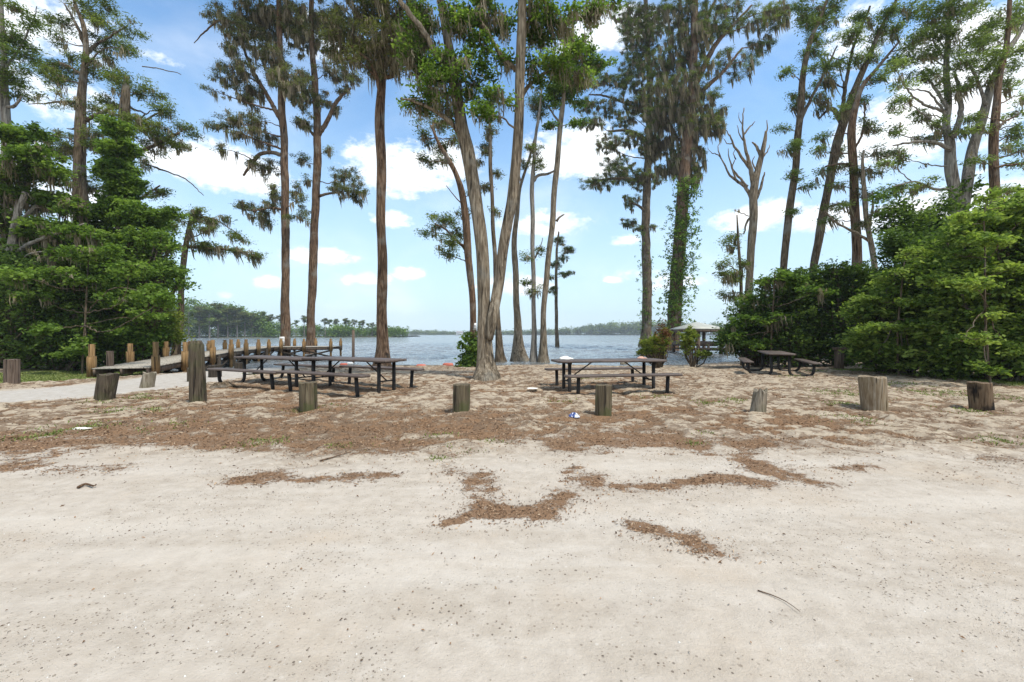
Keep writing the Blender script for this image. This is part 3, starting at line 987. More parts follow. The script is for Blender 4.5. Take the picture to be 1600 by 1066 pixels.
tree('cypress_tree', 'slim dark cypress close behind the fork of the thick grey trunk',
     [[(782, 570, 23), (781, 556, 16), (780, 530, 11), (777, 490, 8), (773, 400, 7), (769, 320, 6), (766, 240, 6), (765, 170, 4)]],
     [(755, 240, 12, 18, .8, 1.), (770, 168, 24, 18, .9, .8), (760, 290, 10, 14, .7, 1.), (776, 270, 8, 6, .7, .6), (762, 205, 14, 12, .7, 1.), (772, 330, 8, 14, .4, .8)],
     leaf='olive', bark='brown', group=G1, seed=16, mosslen=.6, flute=.12)
tree('cypress_tree', 'bare cypress with a swollen hollow base just right of the thick grey trunk',
     [[(812, 569, 34), (811, 553, 25), (810, 530, 16), (808, 490, 11), (806, 440, 10), (804, 380, 9), (808, 330, 7), (814, 290, 5), (829, 240, 4), (839, 205, 3), (843, 180, 2)]],
     [(842, 178, 16, 12, .6, .6), (836, 235, 8, 12, .6, .8), (815, 250, 8, 12, .5, .6)],
     limbs=[([(815, 285, 3), (808, 265, 2), (803, 250, 2)], .2)], leaf='olive', bark='grey', group=G1, seed=17, flute=.14, mosslen=.4)
tree('cypress_tree', 'slim straight grey cypress leaning against its curved neighbour at the water edge',
     [[(835, 569, 17), (834, 550, 11), (834, 515, 8), (834, 470, 7), (833, 420, 7), (832, 340, 7), (832, 285, 7), (836, 225, 5), (842, 180, 4), (846, 140, 3)]],
     [(846, 252, 12, 12, .8, .5), (830, 235, 9, 10, .6, .6), (846, 160, 20, 18, .9, .6), (822, 402, 11, 8, 1, .2), (838, 455, 18, 7, 1, .6), (822, 442, 8, 6, .8, .4), (846, 390, 6, 12, .3, .3)],
     limbs=[([(832, 284, 6), (842, 274, 5), (856, 272, 4), (868, 266, 3)], .2), ([(834, 405, 3), (843, 390, 2), (848, 372, 1)], -.2)],
     leaf='cyp', bark='pale', group=G1, seed=18, flute=.1, mosslen=.4)
tree('cypress_tree', 'curved grey cypress leaning right beside the slim straight one above the right picnic table',
     [[(850, 569, 21), (849, 552, 15), (849, 520, 10), (850, 480, 9), (853, 440, 9), (862, 360, 9), (868, 280, 9), (874, 220, 8), (877, 180, 8), (882, 140, 6), (890, 90, 5), (896, 40, 4)]],
     [(875, 142, 28, 18, 1, .4), (892, 130, 28, 18, 1, .4), (870, 160, 14, 9, .7, .4), (904, 160, 14, 8, .7, .4), (914, 96, 34, 12, 1, .3), (936, 104, 22, 10, .9, .3), (900, 70, 28, 10, .9, .5), (862, 194, 9, 6, .7, .2), (898, 190, 14, 8, .7, .8)],
     limbs=[([(869, 346, 4), (874, 340, 3), (882, 335, 2)], -.1), ([(876, 195, 4), (866, 180, 3), (855, 165, 2)], .3)], leaf='broad', bark='grey', group=G1, seed=19, tall=4, flute=.1, mosslen=.4)
tree('cypress_tree', 'thin young cypress with a small tufted crown left of the right picnic table',
     [[(872, 562, 18), (871, 548, 10), (870, 525, 6), (869, 450, 5), (870, 395, 4), (873, 362, 2.5)]],
     [(874, 376, 12, 9, 1.1, .5), (889, 390, 12, 7, 1.1, .4), (884, 428, 15, 5, 1.1, .5), (868, 412, 10, 9, .9, .6), (866, 455, 12, 6, 1, .5), (880, 404, 8, 8, .9, .6), (858, 432, 8, 5, .9, .4)],
     leaf='cyp', bark='brown', group=G1, seed=20, mosslen=.5, flute=.1)
tree('cypress_tree', 'tall cypress with a wide shelf of drooping branches left of the ivy covered trunk',
     [[(1006, 558, 33), (1008, 544, 24), (1010, 522, 17), (1011, 490, 15), (1011, 440, 15), (1009, 360, 13), (1010, 310, 13), (1012, 270, 12), (1015, 200, 10), (1015, 120, 9), (1010, 40, 7), (1008, -50, 6)]],
     [(985, 315, 20, 10, .9, .7), (980, 350, 16, 9, .8, 1.1), (1000, 356, 12, 8, .7, .9), (1022, 352, 8, 6, .7, .5), (935, 286, 32, 11, 1.2, .3), (975, 272, 36, 13, 1.2, .6), (1008, 282, 28, 15, 1.1, .8), (960, 256, 28, 8, 1.1, .3), (950, 224, 28, 12, .9, 1.), (925, 190, 24, 12, .9, .7), (915, 165, 22, 12, .9, .6), (952, 168, 28, 13, .9, .8),
      (985, 215, 22, 12, .9, .9), (970, 130, 28, 18, 1, .5), (940, 130, 22, 12, .9, .4), (1000, 105, 36, 26, 1, .5), (1000, 60, 36, 28, 1, .8), (985, 28, 28, 24, .9, .9), (1005, 160, 30, 30, .9, 1.3), (1015, 225, 24, 24, .8, 1.8), (975, 190, 20, 12, .8, .7), (1022, 30, 26, 26, .9, .9)],
     limbs=[([(1010, 332, 6), (998, 322, 4), (982, 315, 3)], -.4), ([(1011, 290, 7), (985, 280, 5), (950, 280, 4), (915, 286, 2)], -.5), ([(1012, 220, 6), (985, 205, 5), (950, 205, 3)], -.4), ([(1014, 180, 6), (985, 165, 4), (945, 150, 3), (920, 148, 2)], .5)],
     leaf='cyp', bark='brown', group=G1, seed=21, mossmul=.75, dens=.85, tall=6, mosslen=.9, flute=.16, vines=((1004, 430, 8, 60, 26), (1008, 505, 10, 24, 14)))
tree('cypress_tree', 'big cypress wrapped in climbing ivy with a long grey curtain of moss',
     [[(1048, 561, 31), (1049, 548, 25), (1052, 515, 22), (1057, 440, 20), (1063, 360, 19), (1068, 290, 18), (1072, 240, 17), (1080, 160, 15), (1083, 120, 13), (1084, 70, 11), (1086, 10, 9), (1088, -60, 8)]],
     [(1080, 60, 42, 34, .8, .7), (1040, 100, 34, 26, .9, .9), (1060, 140, 40, 26, .9, 1.3), (1110, 40, 34, 26, .7, .4), (1160, 28, 36, 22, .7, .2), (1188, 70, 26, 16, .8, .4), (1140, 88, 26, 12, .7, .2), (1152, 112, 24, 11, .7, .2), (1112, 150, 26, 12, .7, .5), (1112, 180, 26, 14, .9, 1.), (1118, 200, 18, 14, .8, 1.4), (1060, 20, 42, 18, .9, .6),
      (1030, 180, 30, 26, .9, 1.8), (1078, 190, 32, 30, .9, 2.), (1030, 225, 32, 24, .6, 3.2), (1075, 245, 28, 26, .6, 3.2), (1050, 262, 26, 14, .6, 2.5), (1200, 30, 24, 20, .7, .3), (1172, 96, 16, 10, .7, .2), (1085, 275, 14, 14, .5, 2.2), (1130, 12, 36, 16, .7, .3), (1220, 14, 24, 18, .7, 1.2), (1100, 110, 30, 16, .7, .4)],
     limbs=[([(1082, 140, 11), (1098, 108, 9), (1118, 70, 7), (1140, 45, 5), (1175, 8, 3)], .5), ([(1078, 170, 9), (1100, 140, 7), (1130, 112, 5), (1160, 75, 3)], -.5), ([(1081, 110, 8), (1072, 70, 6), (1060, 20, 4)], .5), ([(1086, 70, 7), (1100, 35, 5), (1118, 0, 4)], -.3)],
     leaf='cyp', bark='red', group=G1, seed=22, mossmul=1.0, dens=.85, tall=7, mosslen=1.5, flute=.08,
     vines=((1066, 330, 20, 40, 60), (1060, 390, 22, 42, 70), (1056, 440, 24, 36, 62), (1050, 485, 22, 26, 46), (1034, 470, 14, 20, 16), (1085, 390, 12, 60, 24), (1042, 390, 8, 50, 18), (1085, 300, 12, 16, 16)))

# ---------------------------------------------------------------- trees at the right
GR = 'cypresses rising behind the thicket at the right'
tree('dead_tree', 'bare dead tree with crooked grey limbs standing right of the ivy covered cypress',
     [[(1168, 500, 11), (1170, 450, 11), (1173, 400, 11), (1177, 350, 12), (1177, 305, 12), (1186, 262, 9), (1192, 232, 7), (1195, 215, 5), (1196, 205, 3)]],
     [(1150, 330, 6, 4, .3, .2, 3)],
     limbs=[([(1178, 300, 8), (1174, 270, 7), (1168, 245, 5), (1162, 215, 3.5), (1160, 190, 2.2), (1163, 168, 1.5)], -.3), ([(1174, 310, 6), (1164, 292, 5), (1150, 282, 4), (1138, 270, 3), (1126, 246, 2), (1115, 240, 1.5)], .4), ([(1170, 262, 5), (1158, 245, 4), (1146, 225, 3), (1140, 210, 2)], -.4), ([(1190, 245, 5), (1182, 230, 4), (1176, 222, 2)], .2), ([(1162, 210, 3), (1172, 198, 2), (1180, 190, 1)], .2),
            ([(1182, 310, 5), (1190, 290, 4), (1194, 270, 2)], .2), ([(1150, 282, 3), (1144, 264, 2), (1148, 250, 1.5)], -.2), ([(1172, 340, 4), (1166, 350, 3), (1162, 366, 2)], .2), ([(1168, 292, 4), (1150, 272, 3), (1140, 252, 2), (1137, 232, 1)], .3),
            ([(1196, 212, 3), (1199, 200, 2), (1198, 188, 1)], .1), ([(1126, 246, 2), (1122, 232, 1.4), (1126, 222, .8)], .1), ([(1140, 212, 2), (1134, 202, 1.2), (1136, 192, .7)], .1), ([(1163, 222, 2), (1154, 208, 1.4), (1152, 196, .8)], -.2), ([(1146, 225, 2), (1136, 224, 1.4), (1130, 216, .7)], .2),
            ([(1183, 270, 3), (1176, 256, 2), (1178, 244, 1)], -.2), ([(1188, 250, 3), (1198, 238, 2), (1202, 226, 1)], .2), ([(1150, 250, 2), (1146, 240, 1.2), (1150, 232, .7)], .1), ([(1116, 240, 1.4), (1110, 238, 1), (1106, 230, .6)], 0), ([(1160, 195, 1.6), (1154, 184, 1), (1155, 176, .6)], .1)],
     Y=24, bark='grey', seed=31, mosslen=.5)
tree('cypress_tree', 'small ragged cypress with a broken top left of the dead tree',
     [[(1160, 510, 5), (1158, 450, 5), (1154, 380, 4), (1151, 336, 2)]],
     [(1137, 385, 15, 8, 1, .6), (1150, 372, 12, 8, .9, .5), (1130, 410, 14, 8, 1, .6), (1146, 428, 18, 14, .9, .8), (1162, 415, 12, 14, .8, .8), (1140, 460, 16, 10, .8, .9), (1160, 460, 10, 14, .8, .8), (1130, 430, 10, 6, .9, .4)],
     Y=22, leaf='cyp', bark='brown', group=GR, seed=32, mosslen=.6)
tree('cypress_tree', 'slender cypress leaning right with a loose feathery crown beside the dead tree',
     [[(1220, 470, 10), (1224, 420, 10), (1231, 350, 11), (1243, 260, 10), (1248, 200, 10), (1254, 130, 9), (1264, 70, 7), (1285, 20, 5), (1310, -50, 3)]],
     [(1235, 112, 14, 10, .8, .2), (1250, 150, 18, 16, .7, 1.6), (1265, 80, 16, 12, .9, .2), (1280, 34, 28, 20, 1, .2), (1300, 12, 24, 14, 1, .2), (1255, 18, 20, 18, .9, .3), (1230, 226, 16, 5, .9, .4), (1228, 232, 20, 5, .9, .6), (1242, 275, 14, 12, .7, 1.), (1262, 292, 12, 7, .7, .5), (1280, 60, 18, 12, .9, .2), (1275, 108, 18, 8, .8, .3), (1234, 330, 12, 8, .7, .3), (1224, 200, 8, 4, .8, .2)],
     limbs=[([(1247, 200, 6), (1262, 165, 5), (1285, 120, 4), (1308, 72, 2)], .4)], Y=25, leaf='light', bark='brown', group=GR, seed=33, tall=3, mosslen=.6, sway=.3)
tree('cypress_tree', 'cypress leaning strongly right with moss on its lowest slanting limb',
     [[(1268, 470, 11), (1272, 420, 11), (1281, 360, 12), (1295, 290, 12), (1310, 215, 13), (1326, 168, 11), (1345, 118, 9), (1372, 55, 6), (1400, 0, 4), (1430, -60, 3)]],
     [(1310, 100, 22, 12, .9, .2), (1330, 60, 22, 16, .9, .2), (1352, 30, 22, 13, .9, .2), (1284, 160, 12, 26, .4, 2.4), (1298, 128, 16, 10, .7, 1.2), (1380, 50, 28, 16, .9, .2), (1342, 98, 24, 12, .8, .3), (1392, 18, 20, 14, .9, .2), (1400, 50, 15, 9, .9, .2), (1310, 235, 10, 12, .5, 1.6), (1278, 128, 8, 6, .7, .2), (1365, 85, 16, 8, .8, .2), (1286, 82, 12, 8, .8, .2)],
     limbs=[([(1316, 195, 7), (1300, 170, 6), (1280, 185, 2)], .3), ([(1312, 205, 6), (1322, 130, 5), (1335, 70, 4), (1360, 10, 3)], .6)], Y=25.5, leaf='light', bark='brown', group=GR, seed=34, tall=3, mosslen=.8, sway=.3)
tree('cypress_tree', 'straight dark cypress trunk with mossy side branches between the leaning ones and the forked one',
     [[(1341, 480, 15), (1340, 430, 14), (1338, 380, 13), (1335, 300, 12), (1331, 230, 11), (1332, 190, 10), (1345, 140, 7), (1370, 108, 5), (1402, 68, 3)]],
     [(1345, 156, 18, 13, .7, .9), (1366, 130, 18, 10, .8, .4), (1400, 98, 18, 10, .9, .2), (1300, 260, 26, 7, .9, 1.), (1280, 236, 20, 5, .9, .6), (1290, 215, 14, 7, .8, .5), (1310, 322, 28, 7, .8, 1.), (1352, 190, 14, 10, .6, 1.), (1320, 175, 12, 10, .6, .9), (1365, 205, 14, 7, .7, .6), (1310, 290, 14, 6, .7, .6), (1300, 345, 16, 6, .7, .8), (1420, 80, 16, 8, .9, .2)],
     limbs=[([(1335, 262, 5), (1315, 256, 4), (1290, 260, 2)], -.4), ([(1336, 325, 5), (1315, 318, 4), (1288, 326, 2)], .4), ([(1332, 240, 4), (1348, 205, 3), (1352, 165, 2)], .3)], Y=23, leaf='light', bark='red', group=GR, seed=35, mosslen=.7, sway=.3)
tree('cypress_tree', 'thin crooked cypress right of the straight dark trunk above the thicket',
     [[(1372, 470, 8), (1366, 420, 8), (1356, 350, 7), (1349, 290, 6), (1347, 255, 4), (1350, 235, 3)]],
     [(1370, 240, 20, 8, .9, .6), (1366, 272, 12, 10, .8, .9), (1352, 302, 9, 10, .6, 1.), (1340, 270, 10, 6, .7, .6), (1372, 330, 14, 10, .7, .7), (1345, 350, 10, 8, .6, .8)],
     limbs=[([(1362, 380, 5), (1340, 365, 4), (1310, 350, 3), (1288, 330, 2)], -.5), ([(1358, 355, 4), (1364, 320, 3), (1362, 300, 2)], .3)], Y=22, leaf='olive', bark='grey', group=GR, seed=36, mosslen=.7)
tree('cypress_tree', 'pale forked cypress with a broad airy crown above the right hedge',
     [[(1498, 440, 18), (1498, 375, 17), (1497, 335, 17), (1486, 270, 15), (1485, 225, 13), (1478, 195, 10), (1481, 160, 9), (1479, 110, 8), (1482, 40, 6), (1490, -60, 4)],
      [(1503, 335, 17), (1509, 295, 15), (1519, 240, 14), (1534, 185, 12), (1550, 130, 10), (1575, 80, 8), (1596, 45, 6), (1630, -30, 4)]],
     [(1440, 216, 28, 9, .9, .8), (1400, 236, 20, 7, .9, .8), (1395, 206, 18, 9, .9, .5), (1422, 250, 24, 6, .9, .7), (1450, 120, 28, 17, 1, .2), (1430, 92, 28, 11, 1, .2), (1460, 60, 28, 14, 1, .2), (1490, 22, 36, 18, 1, .2), (1450, 20, 28, 14, 1, .2), (1430, 58, 22, 11, 1, .2), (1420, 160, 28, 9, .9, .3), (1408, 138, 18, 8, .9, .2), (1440, 182, 14, 14, .6, 1.6),
      (1400, 110, 18, 9, 1, .2), (1540, 60, 36, 18, 1, .2), (1522, 92, 36, 18, 1.1, .1), (1570, 30, 30, 18, 1, .2), (1560, 112, 32, 11, 1, .2), (1582, 132, 20, 13, .9, .4), (1522, 132, 28, 13, .8, 1.2), (1440, 291, 38, 7, .9, 1.1), (1402, 292, 18, 6, .8, .8), (1460, 195, 14, 10, .7, 1.), (1500, 60, 26, 14, 1, .2), (1490, 150, 18, 12, .8, .6), (1470, 90, 20, 10, .9, .2), (1610, 70, 24, 16, .9, .2), (1500, 205, 14, 10, .5, 1.2), (1425, 20, 22, 12, .9, .2), (1525, 10, 24, 12, .9, .2), (1380, 255, 10, 6, .8, .6), (1605, 20, 24, 14, .9, .2)],
     limbs=[([(1488, 215, 9), (1500, 185, 8), (1500, 150, 6), (1492, 115, 4)], .4), ([(1485, 235, 6), (1460, 222, 5), (1430, 222, 4), (1395, 228, 2)], -.5), ([(1490, 295, 5), (1460, 296, 4), (1430, 284, 3), (1395, 292, 2)], -.5), ([(1480, 170, 5), (1462, 140, 4), (1440, 110, 2)], .4), ([(1540, 165, 5), (1528, 130, 4), (1515, 100, 3)], -.3)],
     Y=21, leaf='light', bark='pale', group=GR, seed=37, tall=5, mosslen=.6, sway=.25, vines=((1510, 310, 10, 30, 8),))
tree('cypress_tree', 'dark straight cypress trunk at the right edge behind the bright hedge',
     [[(1554, 420, 14), (1554, 340, 13), (1554, 260, 12), (1553, 200, 11), (1560, 140, 9), (1572, 70, 7), (1580, -20, 5)]],
     [(1582, 215, 20, 6, .9, .5), (1582, 180, 20, 6, .9, .4), (1595, 258, 22, 5, .9, .4), (1530, 250, 16, 6, .8, .5), (1575, 232, 16, 6, .8, .4), (1598, 198, 14, 7, .9, .3), (1605, 150, 22, 10, .9, .3), (1530, 200, 14, 7, .7, .6), (1580, 300, 22, 6, .8, .5), (1612, 230, 20, 8, .9, .4), (1530, 180, 14, 8, .7, .6)],
     limbs=[([(1554, 262, 4), (1575, 258, 3), (1605, 256, 2)], -.3), ([(1553, 210, 4), (1570, 190, 3), (1590, 180, 2)], -.3)], Y=20, leaf='light', bark='red', group=GR, seed=38, tall=4, mosslen=.5)
GH = 'green bushes at the right edge of the sand'
shrub('thicket_shrub', 'low dark leafy shrub at the left end of the right thicket beside the boat shelter', 1185, 562, [(1165, 520, 30, 40), (1190, 500, 36, 50), (1150, 535, 16, 22), (1190, 540, 40, 28)], 9000, 'deep', Y=20, group=GH, seed=41)
shrub('thicket_shrub', 'broad dark green shrub behind the far picnic table', 1245, 566, [(1240, 500, 46, 58), (1215, 480, 30, 40), (1275, 480, 36, 46), (1250, 545, 56, 28), (1240, 448, 26, 20)], 18000, 'deep', Y=19, group=GH, seed=42)
shrub('thicket_shrub', 'dark shrub under the straight cypress right of the far picnic table', 1320, 566, [(1320, 490, 40, 56), (1300, 455, 30, 36), (1345, 470, 30, 50), (1320, 545, 40, 26), (1350, 540, 30, 28)], 16000, 'deep', Y=18.5, group=GH, seed=43, t0=.4)
tree('young_tree', 'spiky young broadleaf tree rising above the thicket left of the bright hedge',
     [[(1425, 560, 9), (1423, 480, 8), (1422, 410, 6), (1424, 350, 4), (1428, 320, 2)]],
     [(1388, 345, 12, 24, 1.4, 0, 1), (1395, 390, 20, 26, 1.4, 0, 1), (1425, 345, 22, 20, 1.4, 0, 1), (1460, 345, 26, 24, 1.5, 0, 1), (1430, 390, 34, 30, 1.5, 0, 1), (1470, 385, 28, 28, 1.5, 0, 1), (1405, 430, 28, 24, 1.5, 0, 1), (1450, 420, 34, 24, 1.5, 0, 1), (1380, 310, 7, 14, 1.1, 0, 1), (1412, 320, 8, 16, 1.1, 0, 1), (1478, 320, 12, 14, 1.2, 0, 1), (1488, 360, 16, 20, 1.3, 0, 1)],
     Y=16.5, leaf='deep', bark='brown', seed=44, cs=.24, flat=.9, t0=.55)
shrub('hedge_shrub', 'mid green rounded bush between the dark thicket and the tall bright hedge', 1400, 576, [(1395, 510, 50, 54), (1430, 470, 44, 50), (1375, 545, 34, 28), (1430, 545, 60, 30), (1450, 500, 40, 40)], 24000, 'hedge', Y=14.6, group=GH, seed=45)
shrub('hedge_shrub', 'tall bright green bush nearest the camera at the right edge', 1560, 590, [(1560, 440, 70, 80), (1530, 500, 60, 70), (1590, 390, 50, 60), (1620, 480, 70, 100), (1500, 540, 50, 46), (1570, 560, 70, 30), (1545, 385, 34, 46), (1600, 345, 40, 34)], 52000, 'hedge', Y=12.6, group=GH, seed=46, t0=.56)
shrub('hedge_shrub', 'large bright bush running off the right edge of the sand', 1720, 610, [(1690, 420, 90, 110), (1760, 480, 110, 120), (1700, 560, 90, 50)], 30000, 'hedge', Y=11.8, group=GH, seed=47)
shrub('hedge_shrub', 'middle bright bush between the rounded one and the tall one at the right', 1480, 582, [(1475, 470, 46, 60), (1490, 520, 50, 52), (1460, 545, 40, 34), (1500, 420, 40, 46)], 22000, 'hedge', Y=13.6, group=GH, seed=48, t0=.52)
tree('young_tree', 'leafy sapling standing out of the front of the tall bright bush at the right',
     [[(1545, 590, 3), (1542, 500, 3), (1538, 420, 2.5), (1536, 350, 2), (1540, 320, 1)]],
     [(1530, 345, 26, 10, 1.3, 0, 1), (1560, 330, 22, 8, 1.3, 0, 1), (1515, 372, 24, 9, 1.3, 0, 1), (1500, 400, 26, 9, 1.3, 0, 1), (1560, 372, 30, 10, 1.3, 0, 1), (1595, 345, 24, 9, 1.3, 0, 1), (1590, 318, 18, 8, 1.2, 0, 1), (1520, 440, 30, 10, 1.2, 0, 1), (1575, 425, 30, 10, 1.2, 0, 1), (1490, 470, 30, 10, 1.2, 0, 1), (1550, 490, 34, 10, 1.2, 0, 1), (1460, 440, 22, 9, 1.2, 0, 1), (1600, 480, 30, 10, 1.2, 0, 1), (1505, 530, 30, 9, 1.1, 0, 1), (1575, 545, 30, 9, 1.1, 0, 1), (1540, 575, 30, 8, 1.2, 0, 1), (1545, 450, 22, 10, 1.2, 0, 1), (1500, 345, 10, 12, 1.1, 0, 1), (1545, 308, 8, 9, 1.1, 0, 1)],
     Y=11.4, leaf='hedge', bark='brown', group=GH, seed=71, cs=.17, flat=.35, t0=.62, lsize=.8, per=70)
tree('young_tree', 'leafy sapling with level sprays in front of the rounded green bush by the rail',
     [[(1405, 575, 3), (1404, 500, 3), (1408, 440, 2), (1412, 410, 1)]],
     [(1392, 430, 20, 8, 1.2, 0, 1), (1425, 425, 22, 9, 1.2, 0, 1), (1370, 470, 26, 8, 1.2, 0, 1), (1420, 470, 28, 9, 1.2, 0, 1), (1355, 515, 22, 8, 1.1, 0, 1), (1395, 510, 28, 9, 1.2, 0, 1), (1440, 510, 26, 9, 1.2, 0, 1), (1375, 548, 24, 8, 1.1, 0, 1), (1425, 550, 28, 8, 1.1, 0, 1), (1400, 568, 26, 6, 1.2, 0, 1), (1415, 398, 12, 10, 1.1, 0, 1), (1455, 405, 16, 9, 1.1, 0, 1)],
     Y=13.6, leaf='hedge', bark='brown', group=GH, seed=72, cs=.19, flat=.35, t0=.58, lsize=.85, per=70)
tree('young_tree', 'dark leaved sapling poking out of the low thicket left of the far picnic table',
     [[(1205, 560, 3), (1206, 500, 3), (1210, 450, 2), (1212, 420, 1)]],
     [(1195, 440, 20, 10, 1.2, .2, 1), (1222, 430, 18, 9, 1.2, .2, 1), (1180, 470, 22, 9, 1.2, .2, 1), (1230, 462, 22, 10, 1.2, .2, 1), (1160, 500, 20, 9, 1.2, .2, 1), (1205, 500, 26, 9, 1.2, .2, 1), (1250, 440, 18, 9, 1.1, .2, 1), (1275, 455, 18, 9, 1.1, .2, 1), (1142, 530, 14, 8, 1.1, .1, 1), (1185, 540, 24, 8, 1.1, 0, 1), (1300, 430, 16, 9, 1.1, .2, 1)],
     Y=18.2, leaf='broad', bark='brown', group=GH, seed=73, cs=.22, flat=.45, t0=.42, per=60)
shrub('small_shrub', 'bright yellow green bush between the two big cypress trunks', 1028, 560, [(1020, 547, 15, 8), (1010, 538, 7, 5), (1033, 540, 8, 12), (1040, 524, 4, 8), (1024, 531, 5, 5), (1006, 552, 6, 4)], 1700, 'yellow', Y=20.2, seed=49, per=14, cs=.13, flat=.7, knobs=1, shoots=22, size=.85, group='small bushes at the ivy covered cypress')
shrub('small_shrub', 'small bright bush right of the ivy covered cypress by the boat shelter', 1082, 560, [(1072, 540, 6, 18), (1077, 530, 5, 14), (1098, 555, 12, 4)], 620, 'yellow', Y=20.5, seed=50, group='small bushes at the ivy covered cypress', stems=6, per=10, cs=.12, flat=1, knobs=0)
db = MB()
k = 20 / F
cluster_leaves(db, px(1040, 518, 19.3) + R.normal(size=(26, 3)) * np.array([.22, .15, .28]), .12, 9, .2, .05, 1, R, .5)
o = db.build('dry_vine', DEADVINE, None, px(1040, 545, 19.3), attr=True)
tag(o, 'rust brown dried vine clump hanging on the left side of the ivy covered trunk', 'vine')

# ---------------------------------------------------------------- trees at the left
GL = 'trees and shrubs of the left thicket'
tree('cypress_tree', 'tall dark cypress rising out of the left thicket with an open spreading top',
     [[(126, 470, 24), (127, 400, 23), (127, 340, 21), (125, 250, 15), (126, 190, 14), (128, 150, 11), (134, 85, 8), (130, 40, 6), (118, 5, 4), (108, -50, 3)]],
     [(110, 112, 38, 22, .8, .3), (165, 62, 34, 26, .7, .3), (200, 46, 20, 12, .8, .1), (95, 36, 22, 16, .8, .1), (122, 10, 44, 12, .7, .1), (180, 12, 22, 10, .8, .1), (152, 100, 32, 18, .7, .4), (75, 122, 28, 12, .8, .3), (62, 105, 14, 9, .8, .1), (95, 62, 16, 14, .7, .2), (100, 160, 38, 8, .7, 1.), (150, 172, 26, 16, .7, .6), (105, 228, 30, 22, .7, 1.4), (80, 240, 20, 12, .8, .8), (150, 215, 20, 14, .8, .8), (130, 290, 30, 20, .8, .8), (60, 210, 20, 10, .8, .3), (200, 75, 16, 16, .7, .2), (145, 30, 26, 12, .7, .2)],
     limbs=[([(126, 192, 6), (150, 180, 5), (190, 166, 4), (228, 178, 2)], -.4), ([(130, 90, 6), (150, 70, 4), (175, 55, 3), (200, 40, 2)], .4), ([(132, 70, 5), (120, 40, 4), (100, 5, 2)], -.3), ([(124, 160, 4), (95, 160, 3), (45, 163, 1)], -.3), ([(125, 200, 4), (110, 202, 2), (104, 200, 1)], .2)],
     Y=25, leaf='cyp', bark='brown', group=GL, seed=51, tall=3, mosslen=.7)
tree('cypress_tree', 'cypress with flat wind swept shelves of branches reaching right from the left thicket',
     [[(190, 470, 22), (190, 420, 21), (191, 340, 19), (193, 250, 17), (195, 190, 15), (196, 150, 12), (198, 120, 6)]],
     [(200, 130, 32, 18, .9, .2), (236, 150, 22, 10, .9, .2), (214, 190, 42, 16, .9, .8), (262, 172, 20, 12, 1, .3), (250, 214, 46, 13, .9, 1.), (290, 205, 26, 9, 1.2, .2), (240, 236, 24, 6, .8, .8), (286, 226, 22, 8, .9, .6), (170, 160, 20, 14, .8, .4), (160, 230, 24, 16, .8, .8), (240, 300, 26, 12, .9, .5), (258, 330, 20, 10, 1, .3), (250, 352, 36, 12, 1, .3), (180, 120, 16, 14, .8, .2), (230, 256, 16, 8, .7, .6)],
     limbs=[([(192, 262, 6), (215, 240, 6), (245, 225, 5), (280, 208, 3)], -.4), ([(193, 215, 5), (215, 195, 4), (250, 175, 2)], .3), ([(222, 254, 3), (250, 265, 2.2), (290, 280, 1.8), (318, 306, 1)], -.2), ([(222, 104, 1.6), (250, 108, 1.6), (283, 116, 1)], .2), ([(192, 330, 5), (220, 310, 4), (250, 290, 2)], -.3)],
     Y=24, leaf='cyp', bark='brown', group=GL, seed=52, mosslen=.6)
tree('cypress_tree', 'pale trunked tree with light airy leaves cut by the left edge',
     [[(6, 480, 18), (8, 400, 16), (10, 300, 14), (9, 180, 12), (6, 120, 9), (4, 60, 7), (2, 0, 5)]],
     [(20, 60, 32, 36, .7, .3), (10, 112, 34, 28, .9, .3), (32, 18, 28, 18, .6, .2), (25, 150, 14, 9, .7, .6), (40, 90, 14, 12, .6, .2), (-30, 80, 34, 40, .8, .2), (52, 40, 10, 10, .5, .1), (14, 200, 20, 12, .8, .6)],
     limbs=[([(10, 168, 5), (24, 165, 4), (34, 150, 2)], -.3), ([(6, 110, 4), (28, 80, 3), (48, 40, 2), (58, 10, 1)], .3)],
     Y=20, leaf='light', bark='pale', group=GL, seed=53, tall=2, mosslen=.5)
tree('oak_tree', 'spreading tree with pale twisted limbs and hanging moss at the left edge',
     [[(18, 540, 22), (14, 470, 18), (12, 420, 16), (20, 380, 12), (24, 350, 9), (40, 300, 6)], [(12, 430, 12), (0, 380, 9), (-20, 330, 6)]],
     [(30, 215, 40, 20, 1.1, .2, 2), (60, 250, 38, 22, 1.1, .4, 2), (20, 270, 38, 24, 1.1, .6, 2), (85, 275, 26, 14, 1, .5, 2), (40, 310, 42, 22, 1.1, 1., 2), (90, 320, 34, 18, 1.1, .8, 2), (20, 350, 32, 20, 1., .8, 2), (75, 360, 40, 18, 1., 1., 2), (120, 365, 28, 12, 1., .8, 2), (20, 400, 26, 26, .8, 1.6, 2), (100, 400, 30, 14, .9, .8, 2), (-30, 300, 40, 60, 1, .6, 2)],
     limbs=[([(18, 400, 8), (50, 380, 6), (90, 365, 4), (130, 350, 2)], -.6), ([(22, 360, 6), (60, 320, 5), (100, 300, 2)], .5), ([(24, 345, 5), (30, 290, 4), (50, 250, 2)], .4)],
     Y=18.5, leaf='broad', bark='pale', seed=54, mosslen=.9, cs=.25, t0=.55)
